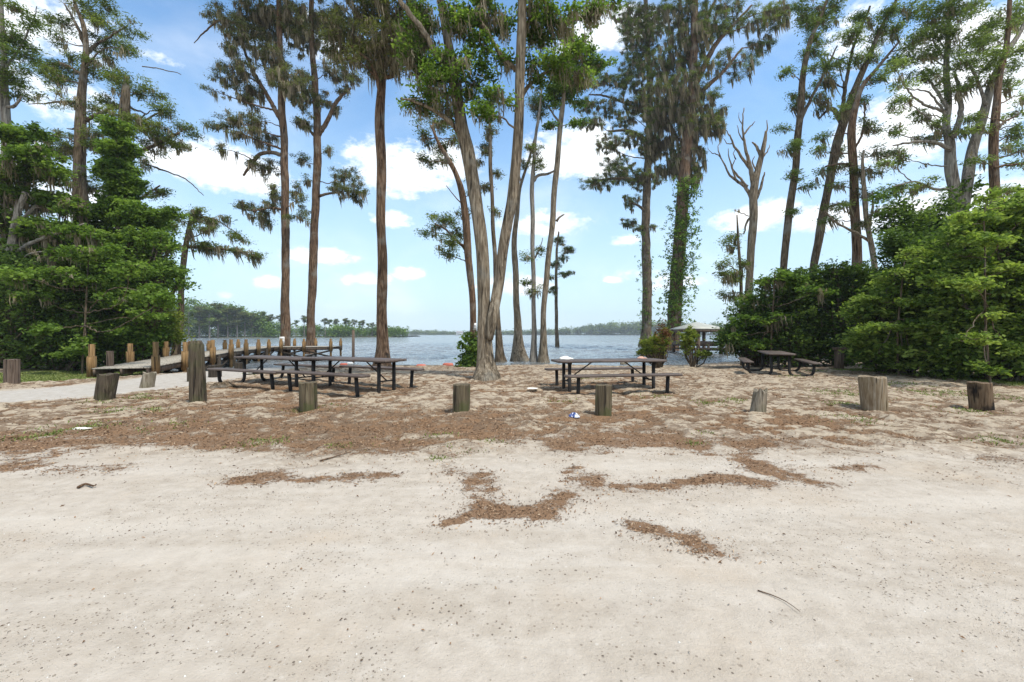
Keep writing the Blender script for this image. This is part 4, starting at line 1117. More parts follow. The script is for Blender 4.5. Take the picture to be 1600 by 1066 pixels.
tree('young_tree', 'narrow column of bright glossy leaves in front of the two left cypresses',
     [[(186, 500, 10), (186, 420, 8), (186, 330, 6), (184, 250, 4), (180, 195, 2)]],
     [(180, 200, 14, 16, 1.5, 0, 2), (186, 235, 24, 22, 1.5, 0, 2), (178, 265, 26, 20, 1.4, 0, 2), (196, 285, 26, 22, 1.4, 0, 2), (180, 315, 34, 22, 1.4, 0, 2), (205, 335, 30, 18, 1.4, 0, 2), (160, 190, 6, 12, 1, 0, 2), (240, 345, 26, 14, 1.3, 0, 2), (150, 340, 30, 16, 1.3, 0, 2), (270, 330, 14, 9, 1.2, 0, 2)],
     Y=20, leaf='broad', bark='brown', seed=55, cs=.22, t0=.55)
shrub('thicket_shrub', 'dark undergrowth bush at the far left behind the grass', 30, 577, [(20, 520, 60, 60), (60, 480, 50, 60), (-30, 480, 60, 90), (50, 550, 60, 30), (10, 440, 40, 40)], 20000, 'deep', Y=18, group=GL, seed=56, t0=.45)
shrub('thicket_shrub', 'dark rounded bush left of the dock behind the grass strip', 110, 577, [(105, 510, 50, 60), (140, 540, 40, 36), (90, 460, 40, 40), (95, 553, 50, 26)], 17000, 'deep', Y=18.3, group=GL, seed=57, t0=.5)
shrub('thicket_shrub', 'bright leafy bush overhanging the start of the dock', 190, 572, [(185, 440, 56, 56), (215, 480, 44, 50), (150, 470, 44, 50), (170, 530, 44, 40), (235, 440, 30, 40), (200, 540, 30, 28), (228, 390, 32, 26), (262, 440, 18, 18)], 26000, 'broad', Y=19.5, group=GL, seed=58, t0=.52)
shrub('thicket_shrub', 'mid green leafy mass filling the gap under the tall left cypresses', 120, 570, [(110, 420, 60, 44), (60, 420, 50, 44), (165, 395, 50, 40), (120, 385, 40, 26), (220, 370, 34, 24), (40, 380, 40, 36)], 22000, 'broad', Y=21, group=GL, seed=59, t0=.45)
tree('young_tree', 'bright leafed sapling hanging over the grass at the front of the left thicket',
     [[(130, 575, 3), (132, 500, 3), (138, 430, 2), (140, 390, 1)]],
     [(120, 400, 28, 11, 1.2, .2, 1), (165, 392, 28, 11, 1.2, .2, 1), (90, 430, 30, 11, 1.2, .3, 1), (150, 440, 32, 11, 1.2, .1, 1), (205, 420, 28, 11, 1.2, .1, 1), (60, 465, 28, 10, 1.1, .3, 1), (120, 480, 32, 10, 1.2, .1, 1), (185, 470, 32, 11, 1.2, 0, 1), (230, 455, 24, 10, 1.2, 0, 1), (80, 515, 26, 9, 1., .1, 1), (160, 515, 28, 9, 1., 0, 1), (130, 552, 30, 9, 1.1, 0, 1), (134, 535, 16, 8, 1.1, 0, 1), (225, 495, 26, 10, 1.1, 0, 1), (255, 470, 16, 9, 1.1, 0, 1), (30, 430, 26, 11, 1.1, .4, 1)],
     Y=17.2, leaf='broad', bark='brown', group=GL, seed=74, cs=.22, flat=.45, t0=.58, per=64, mosslen=.6)
shrub('small_shrub', 'yellow green bush leaning over the water beside the first dock posts', 240, 560, [(238, 520, 24, 22), (255, 525, 18, 14), (222, 545, 20, 18), (250, 500, 16, 14)], 6000, 'yellow', Y=21.5, group=GL, seed=60)
tree('cypress_tree', 'thin lone cypress at the dock with mossy branches reaching right',
     [[(277, 556, 16), (277, 540, 12), (281, 500, 10), (284, 450, 8), (288, 400, 8), (294, 365, 7), (299, 338, 4)]],
     [(308, 334, 26, 8, 1, .8), (330, 344, 30, 8, .9, 1.6), (366, 366, 16, 6, 1, .4), (320, 356, 18, 6, .5, 2.2), (346, 388, 46, 6, 1, 1.6), (395, 398, 14, 8, 1, 1.), (318, 386, 18, 5, .9, 1.), (268, 388, 14, 8, .8, 1.4), (258, 380, 10, 8, .9, .4), (282, 345, 8, 5, .8, .2), (378, 374, 12, 6, 1, .3), (372, 390, 20, 6, 1, 1.)],
     limbs=[([(292, 386, 5), (320, 388, 4), (355, 390, 3), (398, 400, 2)], -.4), ([(296, 352, 4), (315, 340, 3), (340, 345, 2), (375, 368, 1)], .3), ([(290, 385, 4), (274, 386, 3), (258, 400, 2)], .2), ([(286, 440, 2), (278, 452, 1.5), (276, 458, 1)], .1)],
     Y=25, leaf='cyp', bark='brown', seed=61, mosslen=.8, sway=.25, flute=.08)

# ---------------------------------------------------------------- the far woods
def far_tree(name, label, crowns, h, seed, group, leaf, per=26, cs=.5, L=.8):
    """a cypress of the far bank, h metres tall, built at the origin"""
    rng = np.random.default_rng(seed)
    t, c = MB(), MB()
    P = np.array([[0, 0, -.6], [.1, 0, h * .3], [-.15, .1, h * .65], [.05, 0, h * .97]])
    t.tube(smooth_path(P, .8), np.linspace(.42, .12, len(smooth_path(P, .8))), 8, .03, seed=seed)
    for (x, z, rx, rz) in crowns:
        C = np.array([x, rng.normal() * .6, z * h])
        t.tube([[0, 0, z * h - 1.2], C * .6 + np.array([0, 0, z * h * .4 - .5]), C], [.16, .11, .05], 5)
        u = rng.normal(size=(max(5, int(rx * rz * 6)), 3))
        u /= np.linalg.norm(u, axis=1)[:, None]
        pts = C + u * (rng.random(len(u)) ** .4)[:, None] * np.array([rx, rx, rz])
        cluster_leaves(c, pts, cs, per, L, L * .45, .45, rng, .5, .2)
    r = empty(name, (0, 0, 0))
    tag(r, label, 'tree', group)
    t.build('trunk', BARK['pale'], r, smooth=True)
    c.build('crown', LEAF[leaf], r, attr=True)
    return r


GF = 'cypresses standing along the far left bank'
protos = []
for q, (crowns, h) in enumerate([([(0, .95, 1.8, .8), (-1.6, .86, 1.5, .6), (1.6, .84, 1.6, .6), (.3, .74, 1.6, .5)], 12), ([(0, .96, 1.5, .7), (1.5, .9, 1.7, .6), (-1.2, .8, 1.6, .7), (.8, .68, 1.2, .5)], 12),
                                 ([(0, .95, 2.3, 1.2), (-2.2, .84, 2.2, 1.2), (2.2, .8, 2.2, 1.2), (0, .68, 2.8, 1.3), (1.2, .5, 2.4, 1.2), (-1.5, .42, 2.2, 1.2)], 15), ([(0, .95, 2.0, 1.), (2.0, .86, 2., 1.1), (-2.2, .76, 2.4, 1.2), (.4, .6, 2.6, 1.3), (-1.2, .45, 2.4, 1.2)], 15)]):
    protos.append(far_tree('bank_tree', 'distant cypress in the row standing along the far left bank of the lake', crowns, h, 70 + q, GF, 'light' if q % 2 else 'olive'))
prng = np.random.default_rng(5)
# (photo x, crown top y) of the trees one can tell apart on the left bank
ROW = [(262, 487, 2), (278, 484, 3), (296, 478, 2), (312, 480, 3), (326, 474, 2), (342, 478, 3), (357, 480, 2), (370, 486, 3), (381, 489, 2), (396, 486, 1), (411, 491, 0), (428, 491, 0), (437, 496, 1), (466, 493, 0), (500, 497, 0), (507, 499, 1), (518, 498, 0),
       (533, 497, 0), (538, 500, 1), (547, 499, 0), (556, 502, 1), (561, 500, 0), (570, 505, 1), (576, 504, 0), (585, 503, 1), (592, 505, 0), (453, 500, 1), (480, 502, 0)]
used = set()
for (x, y, q) in ROW:
    Yd = 178 + (x - 260) / 330 * 60 + prng.normal() * 2
    o = protos[q] if q not in used else copy_tree(protos[q])
    used.add(q)
    X = (x - 800) / F * Yd
    ztop = H - (y - YH) / F * Yd
    sc = (ztop - WATER - .3) / (12 if q < 2 else 15)
    o.location = (X, Yd + 6, WATER + .3)
    w = sc * (.95 if q < 2 else 1.1)
    o.scale = (w, w, sc)
    o.rotation_euler = (0, 0, prng.random() * 6.28)


def wood(name, label_, path, hfun, step, depth, L, leaf, seed, per=30, cs=1.2):
    rng = np.random.default_rng(seed)
    P = smooth_path(np.array(path, float), step)
    b = MB()
    C, Hh = [], []
    for p in P:
        for _ in range(3):
            x, y = p + np.array([rng.normal() * step * .5, 2 + rng.random() * depth])
            h = hfun(x, y) * (.72 + .4 * rng.random())
            m = int(3 + h / cs * 1.1)
            z = WATER + .4 + h * rng.random(m) ** .8
            sp = step * .33
            C.append(np.stack([x + rng.normal(size=m) * sp, y + rng.normal(size=m) * sp * .7, z], 1))
    C = np.concatenate(C)
    cluster_leaves(b, C, cs, per, L, L * .5, .7, rng, .5, .2)
    o = b.build(name, LEAF[leaf], attr=True)
    kind(o, 'stuff')
    o['label'] = label_
    o['category'] = 'forest'
    return o


wood('left_bank_wood', 'green woods along the left bank of the lake behind the row of cypresses', NEARB, lambda X, Y: 11.5 * float(sm(-105, -150, X)) + 5.0, 3.0, 26, 1.0, 'broad', 81, cs=1.1)
wood('far_shore_wood', 'low hazy line of woods along the far shore of the lake', FARB, lambda X, Y: 7 + 2.0 * math.sin(X * .011) + 9.0 * float(sm(70, 200, X)) - 2.5 * float(sm(-180, -60, X) * sm(120, 20, X)), 8, 60, 3.2, 'cyp', 82, per=26, cs=3.0)
# houses showing as pale specks on the far shore
hm, N, out = material('pale_house_wall')
pbr(N, out, (.7, .68, .64), .8)
hr, N, out = material('house_roof')
pbr(N, out, (.3, .27, .25), .8)
for k, (x, lab) in enumerate([(718, 'tiny pale house on the far shore left of the thick grey trunk'), (620, 'tiny white house on the far shore just right of the straight reddish trunk')]):
    X = (x - 800) / F * 745
    r = empty('lake_house', (X, 748, WATER + .5))
    tag(r, lab, 'house')
    b = MB()
    b.box((-6, -4, 0), (6, 4, 4))
    b.build('wall', hm, r)
    b = MB()
    b.add([(-6.5, -4.5, 4.02), (6.5, -4.5, 4.02), (6.5, 4.5, 4.02), (-6.5, 4.5, 4.02), (-5, 0, 6.4), (5, 0, 6.4)], [np.array([[0, 1, 5, 4], [2, 3, 4, 5]]), np.array([[1, 2, 5], [3, 0, 4]])])
    b.build('roof', hr, r)

# ---------------------------------------------------------------- wooden posts
WOOD = {
    'dark': m_wood('dark_weathered_wood', (.035, .027, .019), (.085, .066, .045), (.16, .13, .09), .35),
    'mossy': m_wood('mossy_post_wood', (.05, .038, .024), (.12, .094, .058), (.21, .175, .11), .7),
    'grey': m_wood('grey_weathered_wood', (.12, .095, .065), (.24, .20, .145), (.36, .32, .25), .25),
    'pale': m_wood('pale_cracked_wood', (.13, .085, .045), (.25, .19, .12), (.38, .33, .25), .1),
    'burnt': m_wood('charred_brown_wood', (.07, .045, .025), (.15, .10, .06), (.24, .175, .11), .1, 1.),
    'plank': m_wood('sun_bleached_plank', (.26, .23, .18), (.39, .35, .285), (.50, .46, .385)),
    'tan': m_wood('tan_treated_wood', (.10, .055, .022), (.22, .135, .058), (.34, .225, .11)),
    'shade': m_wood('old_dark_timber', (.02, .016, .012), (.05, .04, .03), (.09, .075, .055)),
    'brown': m_wood('brown_timber', (.06, .04, .028), (.13, .095, .07), (.22, .17, .13)),
}


def post(label, x0, y0, x1, y1, w, mat, seed, wt=None, jag=.015, flat=1., dome=0., group='short wooden posts lined up across the sand', name='bollard'):
    """post from ground pixel (x0,y0) to top pixel (x1,y1), w photo pixels wide"""
    b = gp(x0, y0)
    b[2] = gh(b[0], b[1])
    Y = b[1] + w / 2 / F * b[1]
    r0 = w / 2 / F * Y
    r1 = (wt or w) / 2 / F * Y
    top = px(x1, y1, Y)
    bot = np.array([(x0 - 800) / F * Y, Y, b[2]])
    rng = np.random.default_rng(seed)
    n, sides = 14, 36
    mb = MB()
    th = np.linspace(0, 2 * np.pi, sides, endpoint=False)
    cr = np.zeros(sides)
    for _ in range(7):
        cr -= (.03 + .06 * rng.random()) * np.exp(-((((th - rng.random() * 6.28 + np.pi) % (2 * np.pi)) - np.pi) / .09) ** 2)
    shp = 1 + .05 * np.sin(2 * th + rng.random() * 6) + .03 * np.sin(3 * th + rng.random() * 6) + cr
    V = []
    ts = [-.18 / max(.1, top[2] - bot[2])] + list(np.linspace(0, 1, n))
    for i, t in enumerate(ts):
        C = bot + (top - bot) * t
        r = r0 + (r1 - r0) * t
        if dome and t > .93:
            r *= 1 - dome * ((t - .93) / .07) ** 2
        ring = np.stack([C[0] + np.cos(th) * r * shp, C[1] + np.sin(th) * r * shp * flat, np.full(sides, C[2])], 1)
        if i == len(ts) - 1:
            ring[:, 2] += jag * (np.sin(3 * th + seed) + .6 * np.sin(7 * th + seed * 2))
        V.append(ring)
    inner = V[-1].copy()
    c = inner.mean(0)
    V.append(c + (inner - c) * np.array([.88, .88, .6]) + np.array([0, 0, .008]))
    V.append(c + (inner - c) * np.array([.4, .4, .2]) + np.array([0, 0, .004 + .02 * dome]))
    m = len(V)
    V = np.concatenate(V)
    i = np.arange(m - 1)[:, None] * sides
    j = np.arange(sides)[None]
    Q = np.stack([i + j, i + (j + 1) % sides, i + sides + (j + 1) % sides, i + sides + j], -1).reshape(-1, 4)
    mb.add(V, [Q, (m - 1) * sides + np.arange(sides)])
    o = mb.build(name, WOOD[mat], None, bot, smooth=True)
    try:
        o.data.set_sharp_from_angle(angle=math.radians(40))
    except Exception:
        pass
    return tag(o, label, 'post', group)


post('round brown post at the far left standing on the grass', 19, 601, 19, 562, 18, 'brown', 1, jag=.006)
post('dark charred stump leaning right at the edge of the sandy road', 163, 626, 170, 585, 26, 'dark', 2, wt=27)
post('pale grey stump tilted right between the road and the sand', 229, 607, 234, 583, 19, 'grey', 3, wt=17, jag=.03)
post('tallest wooden post with a rounded top left of the picnic tables', 310, 631, 307, 533, 22, 'dark', 4, wt=19, jag=.004, dome=.3)
post('thick dark stump in front of the long double picnic table', 482, 642, 481, 598, 26, 'mossy', 5, jag=.006)
post('dark square shouldered stump between the two picnic tables', 721, 646, 722, 601, 28, 'mossy', 6, jag=.004)
post('brown green stump directly in front of the right picnic table', 942, 650, 943, 602, 25, 'mossy', 7, jag=.004)
post('small worn stump with a chipped top in the middle right of the sand', 1184, 646, 1188, 611, 23, 'grey', 8, wt=20, jag=.04)
post('biggest pale stump with deep upright cracks on the right', 1366, 643, 1362, 589, 35, 'pale', 9, wt=37, jag=.012)
post('charred brown stump nearest the right edge', 1534, 641, 1530, 598, 28, 'burnt', 10, wt=28, jag=.006)

# ---------------------------------------------------------------- picnic tables
m, N, out = material('brown_coated_slats')
tc = N.n('ShaderNodeTexCoord').outputs['Object']
v = N.n('ShaderNodeTexVoronoi', None, Vector=N.mapping(tc, (1, 1.8, 1)), Scale=38)
yy = N.n('ShaderNodeSeparateXYZ', None, Vector=tc).outputs['Y']
fr_ = N.math('FRACT', N.math('ADD', N.math('MULTIPLY', yy, 6.67), .5))
gap = N.range(N.math('ABSOLUTE', N.math('SUBTRACT', fr_, .5)), .455, .475)
hole = N.math('MAXIMUM', N.math('MULTIPLY', N.range(v.outputs['Distance'], .34, .2), .45), gap)
bl = N.noise(tc, 3, 5, .6)
col = N.mix(N.math('MULTIPLY', hole, .75), N.ramp(bl, [(.3, (.065, .046, .036)), (.7, (.135, .10, .08))]), (.02, .016, .013))
pbr(N, out, col, .6, hole, -.5, .01, .4)
SLAT = m
m, N, out = material('black_coated_pipe')
tc = N.n('ShaderNodeTexCoord').outputs['Object']
col = N.ramp(N.noise(tc, 6, 5, .6), [(.35, (.010, .008, .007)), (.75, (.030, .026, .022))])
pbr(N, out, col, .6, N.noise(tc, 40, 3), .15, .004, .25)
PIPE = m


def slab(mb, x0, x1, y0, y1, z0, z1, r):
    """rounded rectangular slab with softened edges"""
    o = []
    for (cx, cy, a0) in ((x1 - r, y1 - r, 0), (x0 + r, y1 - r, 90), (x0 + r, y0 + r, 180), (x1 - r, y0 + r, 270)):
        for a in np.linspace(a0, a0 + 90, 7):
            o.append((cx + r * math.cos(math.radians(a)), cy + r * math.sin(math.radians(a))))
    o = np.array(o)
    c = np.array([(x0 + x1) / 2, (y0 + y1) / 2])
    k = len(o)
    e = .008
    def ins(d):
        v = o - c
        return c + v * (1 - d / np.maximum(np.abs(v).max(0), .01))
    rings = [(ins(e), z0), (o, z0 + e), (o, z1 - e), (ins(e), z1)]
    V = np.concatenate([np.c_[q, np.full(k, z)] for q, z in rings])
    i = np.arange(3)[:, None] * k
    j = np.arange(k)[None]
    Q = np.stack([i + j, i + (j + 1) % k, i + k + (j + 1) % k, i + k + j], -1).reshape(-1, 4)
    mb.add(V, [Q, np.arange(k)[::-1], 3 * k + np.arange(k)])


def picnic_table(label, c, rot, buried=(1, 1), top=.725, L=2.74, half=.93, fr=1.06):
    r = empty('picnic_table', c, rot)
    tag(r, label, 'picnic table', 'brown picnic tables on the sand')
    b = MB()
    slab(b, -L / 2, L / 2, -.40, .40, top - .05, top, .09)
    b.build('tabletop', SLAT, r, smooth=False)
    for s in (-1, 1):
        b = MB()
        y0 = s * half
        slab(b, -L / 2, L / 2, y0 - .15, y0 + .15, .40, .445, .08)
        b.build('seat', SLAT, r)
    pr = .042
    for sx in (-1, 1):
        for s in (-1, 1):
            # one bent pipe: up to the table, along the ground, up to the seat
            x = sx * fr
            P = [(x, s * .25, top - .05), (x, s * .25, .16)]
            for a in np.linspace(0, 90, 6)[1:]:
                P.append((x, s * (.25 + .17 * (1 - math.cos(math.radians(a)))), .16 - .17 * math.sin(math.radians(a))))
            P.append((x, s * (half - .22), -.01))
            for a in np.linspace(0, 80, 6)[1:]:
                P.append((x, s * (half - .22 + .2 * math.sin(math.radians(a))), -.01 + .2 * (1 - math.cos(math.radians(a)))))
            P.append((x, s * (half + .0), .40))
            if buried[(sx + 1) // 2]:          # runner of the bent pipe lies under the sand
                P = [(x, s * .25, top - .05), (x, s * .25, .0), (x, s * .27, -.13), (x, s * .34, -.17), (x, s * (half - .14), -.17), (x, s * (half - .06), -.13), (x, s * (half - .04), 0), (x, s * half, .40)]
            b = MB()
            b.tube(P, pr, 12)
            b.build('leg', PIPE, r, smooth=True)
        b = MB()
        b.bar((sx * fr, -.36, top - .07), (sx * fr, .36, top - .07), .05, .038)
        b.build('crossbar', PIPE, r)
        b = MB()
        b.bar((sx * fr, -.25, .22), (sx * fr, .25, .22), .03, .03)
        b.build('crossbar', PIPE, r)
        b = MB()
        b.tube([(sx * fr, 0, .23), (sx * .42, 0, top - .06)], .016, 8)
        b.build('brace', PIPE, r, smooth=True)
    return r


def tz(x, y):
    return float(gh(x, y))


TB = [('long picnic table in front of the reddish trunk, right half of the joined pair', (-3.88, 10.30), -25.5, (1, 1)),
      ('picnic table at the left end of the joined pair beside the tall post', (-6.38, 11.52), -25.5, (0, 1)),
      ('picnic table alone in the middle with a white cloth left on its top', (2.37, 10.40), 9, (1, 1)),
      ('picnic table seen end on in front of the dark thicket', (9.25, 14.85), 66, (0, 0))]
for lab, (x, y), a, bu in TB:
    picnic_table(lab, (x, y, tz(x, y)), math.radians(a), bu)

# things left on and around the tables
m, N, out = material('white_cloth')
pbr(N, out, (.74, .70, .62), .9)
CLOTH = m
m, N, out = material('faded_red_cloth')
pbr(N, out, (.48, .29, .22), .9)
REDC = m


def crumple(name, label, cat, loc, sx, sy, sz, mat, seed, n=15):
    rng = np.random.default_rng(seed)
    th = np.linspace(0, 2 * np.pi, 24, endpoint=False)
    V = []
    rad = np.linspace(1, 0.05, 8)
    for q, t in enumerate(rad):
        rr = t * (1 + .18 * np.sin(3 * th + seed) + .1 * np.sin(5 * th + 2 * seed))
        z = (1 - t ** 2.2) * (1 + .3 * np.sin(4 * th + q + seed)) * .8 + .12 * rng.random(24)
        V.append(np.stack([np.cos(th) * rr * sx, np.sin(th) * rr * sy, (z if q else z * 0) * sz], 1))
    V = np.concatenate(V)
    i = np.arange(7)[:, None] * 24
    j = np.arange(24)[None]
    b = MB()
    b.add(V + np.asarray(loc), [np.stack([i + j, i + (j + 1) % 24, i + 24 + (j + 1) % 24, i + 24 + j], -1).reshape(-1, 4), 7 * 24 + np.arange(24), np.arange(24)[::-1]])
    return tag(b.build(name, mat, None, loc, smooth=True), label, cat)


tx, ty = TB[2][1]
tt = tz(tx, ty) + .728
crumple('cloth', 'crumpled white cloth on the left end of the middle picnic table', 'cloth', (1.32, 10.42, tt), .17, .12, .075, CLOTH, 1)
crumple('cloth', 'small faded red bundle on the right end of the middle picnic table', 'cloth', (3.28, 10.72, tt), .13, .09, .055, REDC, 2)
p = gp(832, 610)
b = MB()
th = np.linspace(0, 2 * np.pi, 28, endpoint=False)
prof = [(.02, .004), (.085, .004), (.12, .022), (.135, .026), (.132, .032), (.118, .028), (.083, .012), (.02, .012)]
V = np.concatenate([np.stack([np.cos(th) * r_, np.sin(th) * r_, np.full(28, z_)], 1) for r_, z_ in prof])
i = np.arange(7)[:, None] * 28
j = np.arange(28)[None]
b.add(V + p + np.array([0, 0, .02]), [np.stack([i + j, i + (j + 1) % 28, i + 28 + (j + 1) % 28, i + 28 + j], -1).reshape(-1, 4)])
tag(b.build('paper_plate', CLOTH, None, p, smooth=True), 'white paper plate lying on the sand left of the middle picnic table', 'plate')
m, N, out = material('blue_wrapper')
tc = N.n('ShaderNodeTexCoord').outputs['Object']
col = N.ramp(N.noise(tc, 16, 2), [(.46, (.03, .06, .2)), (.52, (.7, .72, .78))], 'CONSTANT')
pbr(N, out, col, .35, N.noise(tc, 30, 3), .6, .02, .5)
p = gp(897, 651)
p[2] = tz(p[0], p[1]) - .005
crumple('food_wrapper', 'crumpled blue and white wrapper on the sand beside a stump', 'litter', p, .10, .075, .07, m, 4)
p = gp(126, 671)
p[2] = tz(p[0], p[1])
crumple('scrap_paper', 'flat white scrap lying on the litter at the left', 'litter', p, .12, .07, .02, CLOTH, 6)
for (x, y, lab, s) in [(962, 570, 'short dark log on the beach behind the middle picnic table', 0), (975, 571, 'pale driftwood block on the beach behind the middle picnic table', 1)]:
    p = gp(x, y)
    p[2] = tz(p[0], p[1]) + .09
    b = MB()
    b.tube(np.array([p + np.array([-.32 + .1 * s, 0, 0]), p, p + np.array([.32 - .1 * s, .1, .02])]), .11 - .02 * s, 12, .04, seed=s)
    tag(b.build('log', WOOD['grey' if s else 'shade'], None, p, smooth=True), lab, 'log')
for (x, y, lab, sx) in [(340, 605, 'left lump of dark soil by the bent legs of the far left table', .22), (352, 605, 'right lump of dark soil touching the bent table leg at left', .2)]:
    p = gp(x, y)
    p[2] = tz(p[0], p[1]) - .03
    m_ = BARK['brown']
    crumple('soil_clump', lab, 'soil clump', p, sx, .2, .14, m_, int(x))
TW = [([(1184, 922), (1205, 930), (1228, 941), (1250, 958)], .0035, 'long thin curved twig lying on the bare foreground sand at right'), ([(500, 721), (525, 715), (552, 708)], .008, 'straight grey stick on the sand left of centre'),
      ([(122, 766), (134, 761), (146, 765), (150, 763)], .012, 'small forked brown branch on the sand at the left')]
for pts, r_, lab in TW:
    P = np.array([gp(*q) for q in pts])
    P[:, 2] = gh(P[:, 0], P[:, 1]) + r_ * 1.2 + np.linspace(0, .01, len(P))
    P = smooth_path(P, .05)
    b = MB()
    b.tube(P, np.linspace(r_, r_ * .4, len(P)), 7, .05, seed=len(P))
    tag(b.build('twig', BARK['red'], None, P[0], smooth=True), lab, 'twig')

# ---------------------------------------------------------------- dock
A0, A1 = np.array([-13.3, 13.6]), np.array([-18.3, 31.0])
dv = (A1 - A0) / np.linalg.norm(A1 - A0)
nv = np.array([dv[1], -dv[0]])          # to the right (towards the camera side)
DL = np.linalg.norm(A1 - A0)
dock = empty('dock', (A0[0], A0[1], float(gz(*A0))))
tag(dock, 'long timber boat dock running out over the water at the left', 'dock')
dzf = lambda s: .12 + .27 * min(1, max(0, s / 9.0))
P3 = lambda s, w, z: np.array([*(A0 + dv * s + nv * w), z])
dof = np.array(dock.location)
b = MB()
s = 1.15
k = 0
while s < DL:
    z = dzf(s) + .004 * math.sin(k * 2.1)
    q0, q1 = P3(s + .068, -.82, z), P3(s + .068, .82, dzf(s) + .004 * math.sin(k * 3.3))
    b.bar(q0, q1, .13, .04)
    s += .142
    k += 1
b.build('deck', WOOD['plank'], dock, dof)
b = MB()
for w in (-.76, .76, 0):
    for k in range(8):
        s0, s1 = 1.15 + (DL - 1.15) * k / 8, 1.15 + (DL - 1.15) * (k + 1) / 8
        b.bar(P3(s0, w, dzf(s0) - .125), P3(s1, w, dzf(s1) - .125), .06, .20)
b.build('stringer', WOOD['brown'], dock, dof)
# cross platform at the far end
E0 = A1 + nv * -1.2
pd = np.array([.995, .1])
pdn = np.array([-.1, .995])
Q3 = lambda s, w, z: np.array([*(E0 + pd * s + pdn * w), z])
b = MB()
s = 0
while s < 6.2:
    b.bar(Q3(s, 0, .39), Q3(s, 2.2, .39), .13, .04)
    s += .142
b.build('platform_deck', WOOD['plank'], dock, dof)
b = MB()
for w in (.05, 2.15):
    b.bar(Q3(-.05, w, .265), Q3(6.2, w, .265), .06, .20)
b.build('platform_beam', WOOD['brown'], dock, dof)


def dock_post(x, y, z1, deckz, base=-1.3):
    b = MB()
    b.box((x - .06, y - .06, base), (x + .06, y + .06, z1))
    o = b.build('post', WOOD['tan'], dock, dof)
    b = MB()
    for q in (-1, 1):
        b.box((x + q * .063 if q > 0 else x - .1, y - .075, deckz - .32), (x + .1 if q > 0 else x - .063, y + .075, deckz + .42))
    b.box((x - .07, y - .118, deckz - .34), (x + .07, y - .066, deckz + .38))
    c = b.build('cleat', WOOD['tan'], o, dof)
    return o


for s in (1.35, 3.6, 6.4, 8.8, 11.2, 13.6, 16.0):
    for w in (.93, -.93):
        p = A0 + dv * s + nv * w
        dock_post(p[0], p[1], 1.02 + .05 * math.sin(s * 5 + w), dzf(s), min(-.5, float(gz(*p)) - .4))
for s in (2.6, 4.2, 6.1):
    for w in (-.1, 2.3):
        p = E0 + pd * s + pdn * w
        dock_post(p[0], p[1], 1.0, .39)
b = MB()
for k in range(6):
    s0, s1 = 5.5 + k * 2.1, 7.6 + k * 2.1
    for w in (-.7, .7):
        b.bar(P3(s0, w, dzf(s0) - .25), P3(s1, w, WATER + .05), .05, .12)
        b.bar(P3(s0, w + .05, WATER + .05), P3(s1, w + .05, dzf(s1) - .25), .05, .12)
for k in range(3):
    b.bar(Q3(k * 2.05, .02, .16), Q3(k * 2.05 + 2.05, .02, WATER + .08), .05, .12)
    b.bar(Q3(k * 2.05, .08, WATER + .08), Q3(k * 2.05 + 2.05, .08, .16), .05, .12)
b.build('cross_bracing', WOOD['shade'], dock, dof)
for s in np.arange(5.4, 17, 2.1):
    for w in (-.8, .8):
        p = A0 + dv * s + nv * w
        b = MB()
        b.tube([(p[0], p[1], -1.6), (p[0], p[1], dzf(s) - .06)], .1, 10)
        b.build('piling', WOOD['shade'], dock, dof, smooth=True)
# dark square post standing at the head of the dock and old stubs by the ramp
for (x, y0, y1, w, lab, mt) in [(172, 590, 549, 9, 'slim dark square post behind the charred leaning stump', 'brown'), (336, 591, 571, 18, 'squat dark piling stub at the water edge left of the bench', 'shade'), (297, 597, 575, 8, 'narrow leaning stub half hidden behind the tall post', 'dark'), (374, 580, 567, 13, 'dark piling stub standing in the water behind the left table', 'shade')]:
    post(lab, x, y0, x, y1, w, mt, int(x), jag=.003, group='old timber stubs near the dock', name='timber_stub')
# pole in the water
Yp = 27.0
xp = (552 - 800) / F * Yp
b = MB()
b.tube([(xp, Yp, -1.6), (xp, Yp, H - (516 - YH) / F * Yp)], .085, 12, .02, seed=3)
tag(b.build('mooring_pole', WOOD['brown'], None, (xp, Yp, WATER), smooth=True), 'lone round wooden pole standing in the lake', 'pole')

# ---------------------------------------------------------------- boat shelter
m, N, out = material('pale_metal_roof')
tc = N.n('ShaderNodeTexCoord').outputs['Object']
pbr(N, out, N.ramp(N.noise(tc, 2, 4), [(.3, (.33, .325, .27)), (.7, (.46, .455, .39))]), .5, spec=.4)
ROOF = m
Yb = 38.0
bx0, bx1 = 15.75, 19.05
zc = lambda y: H - (y - YH) / F * Yb
bo = np.array([(bx0 + bx1) / 2, Yb + 1.8, WATER])
r = empty('boat_shelter', bo)
tag(r, 'small boat shelter with a pale hipped roof standing in the lake', 'boat shelter')
b = MB()
e, zt, ze = .2, zc(502), zc(513.5)
x0, x1, y0, y1 = bx0 - e, bx1 + e, Yb - e, Yb + 3.6 + e
cx, cy = (x0 + x1) / 2, (y0 + y1) / 2
V = [(x0, y0, ze), (x1, y0, ze), (x1, y1, ze), (x0, y1, ze), (cx, cy, zt), (x0, y0, ze - .06), (x1, y0, ze - .06), (x1, y1, ze - .06), (x0, y1, ze - .06)]
b.add(V, [np.array([[0, 1, 4], [1, 2, 4], [2, 3, 4], [3, 0, 4]]), np.array([[5, 6, 1, 0], [6, 7, 2, 1], [7, 8, 3, 2], [8, 5, 0, 3], [8, 7, 6, 5]])])
rf = b.build('roof', ROOF, r, bo)
b = MB()
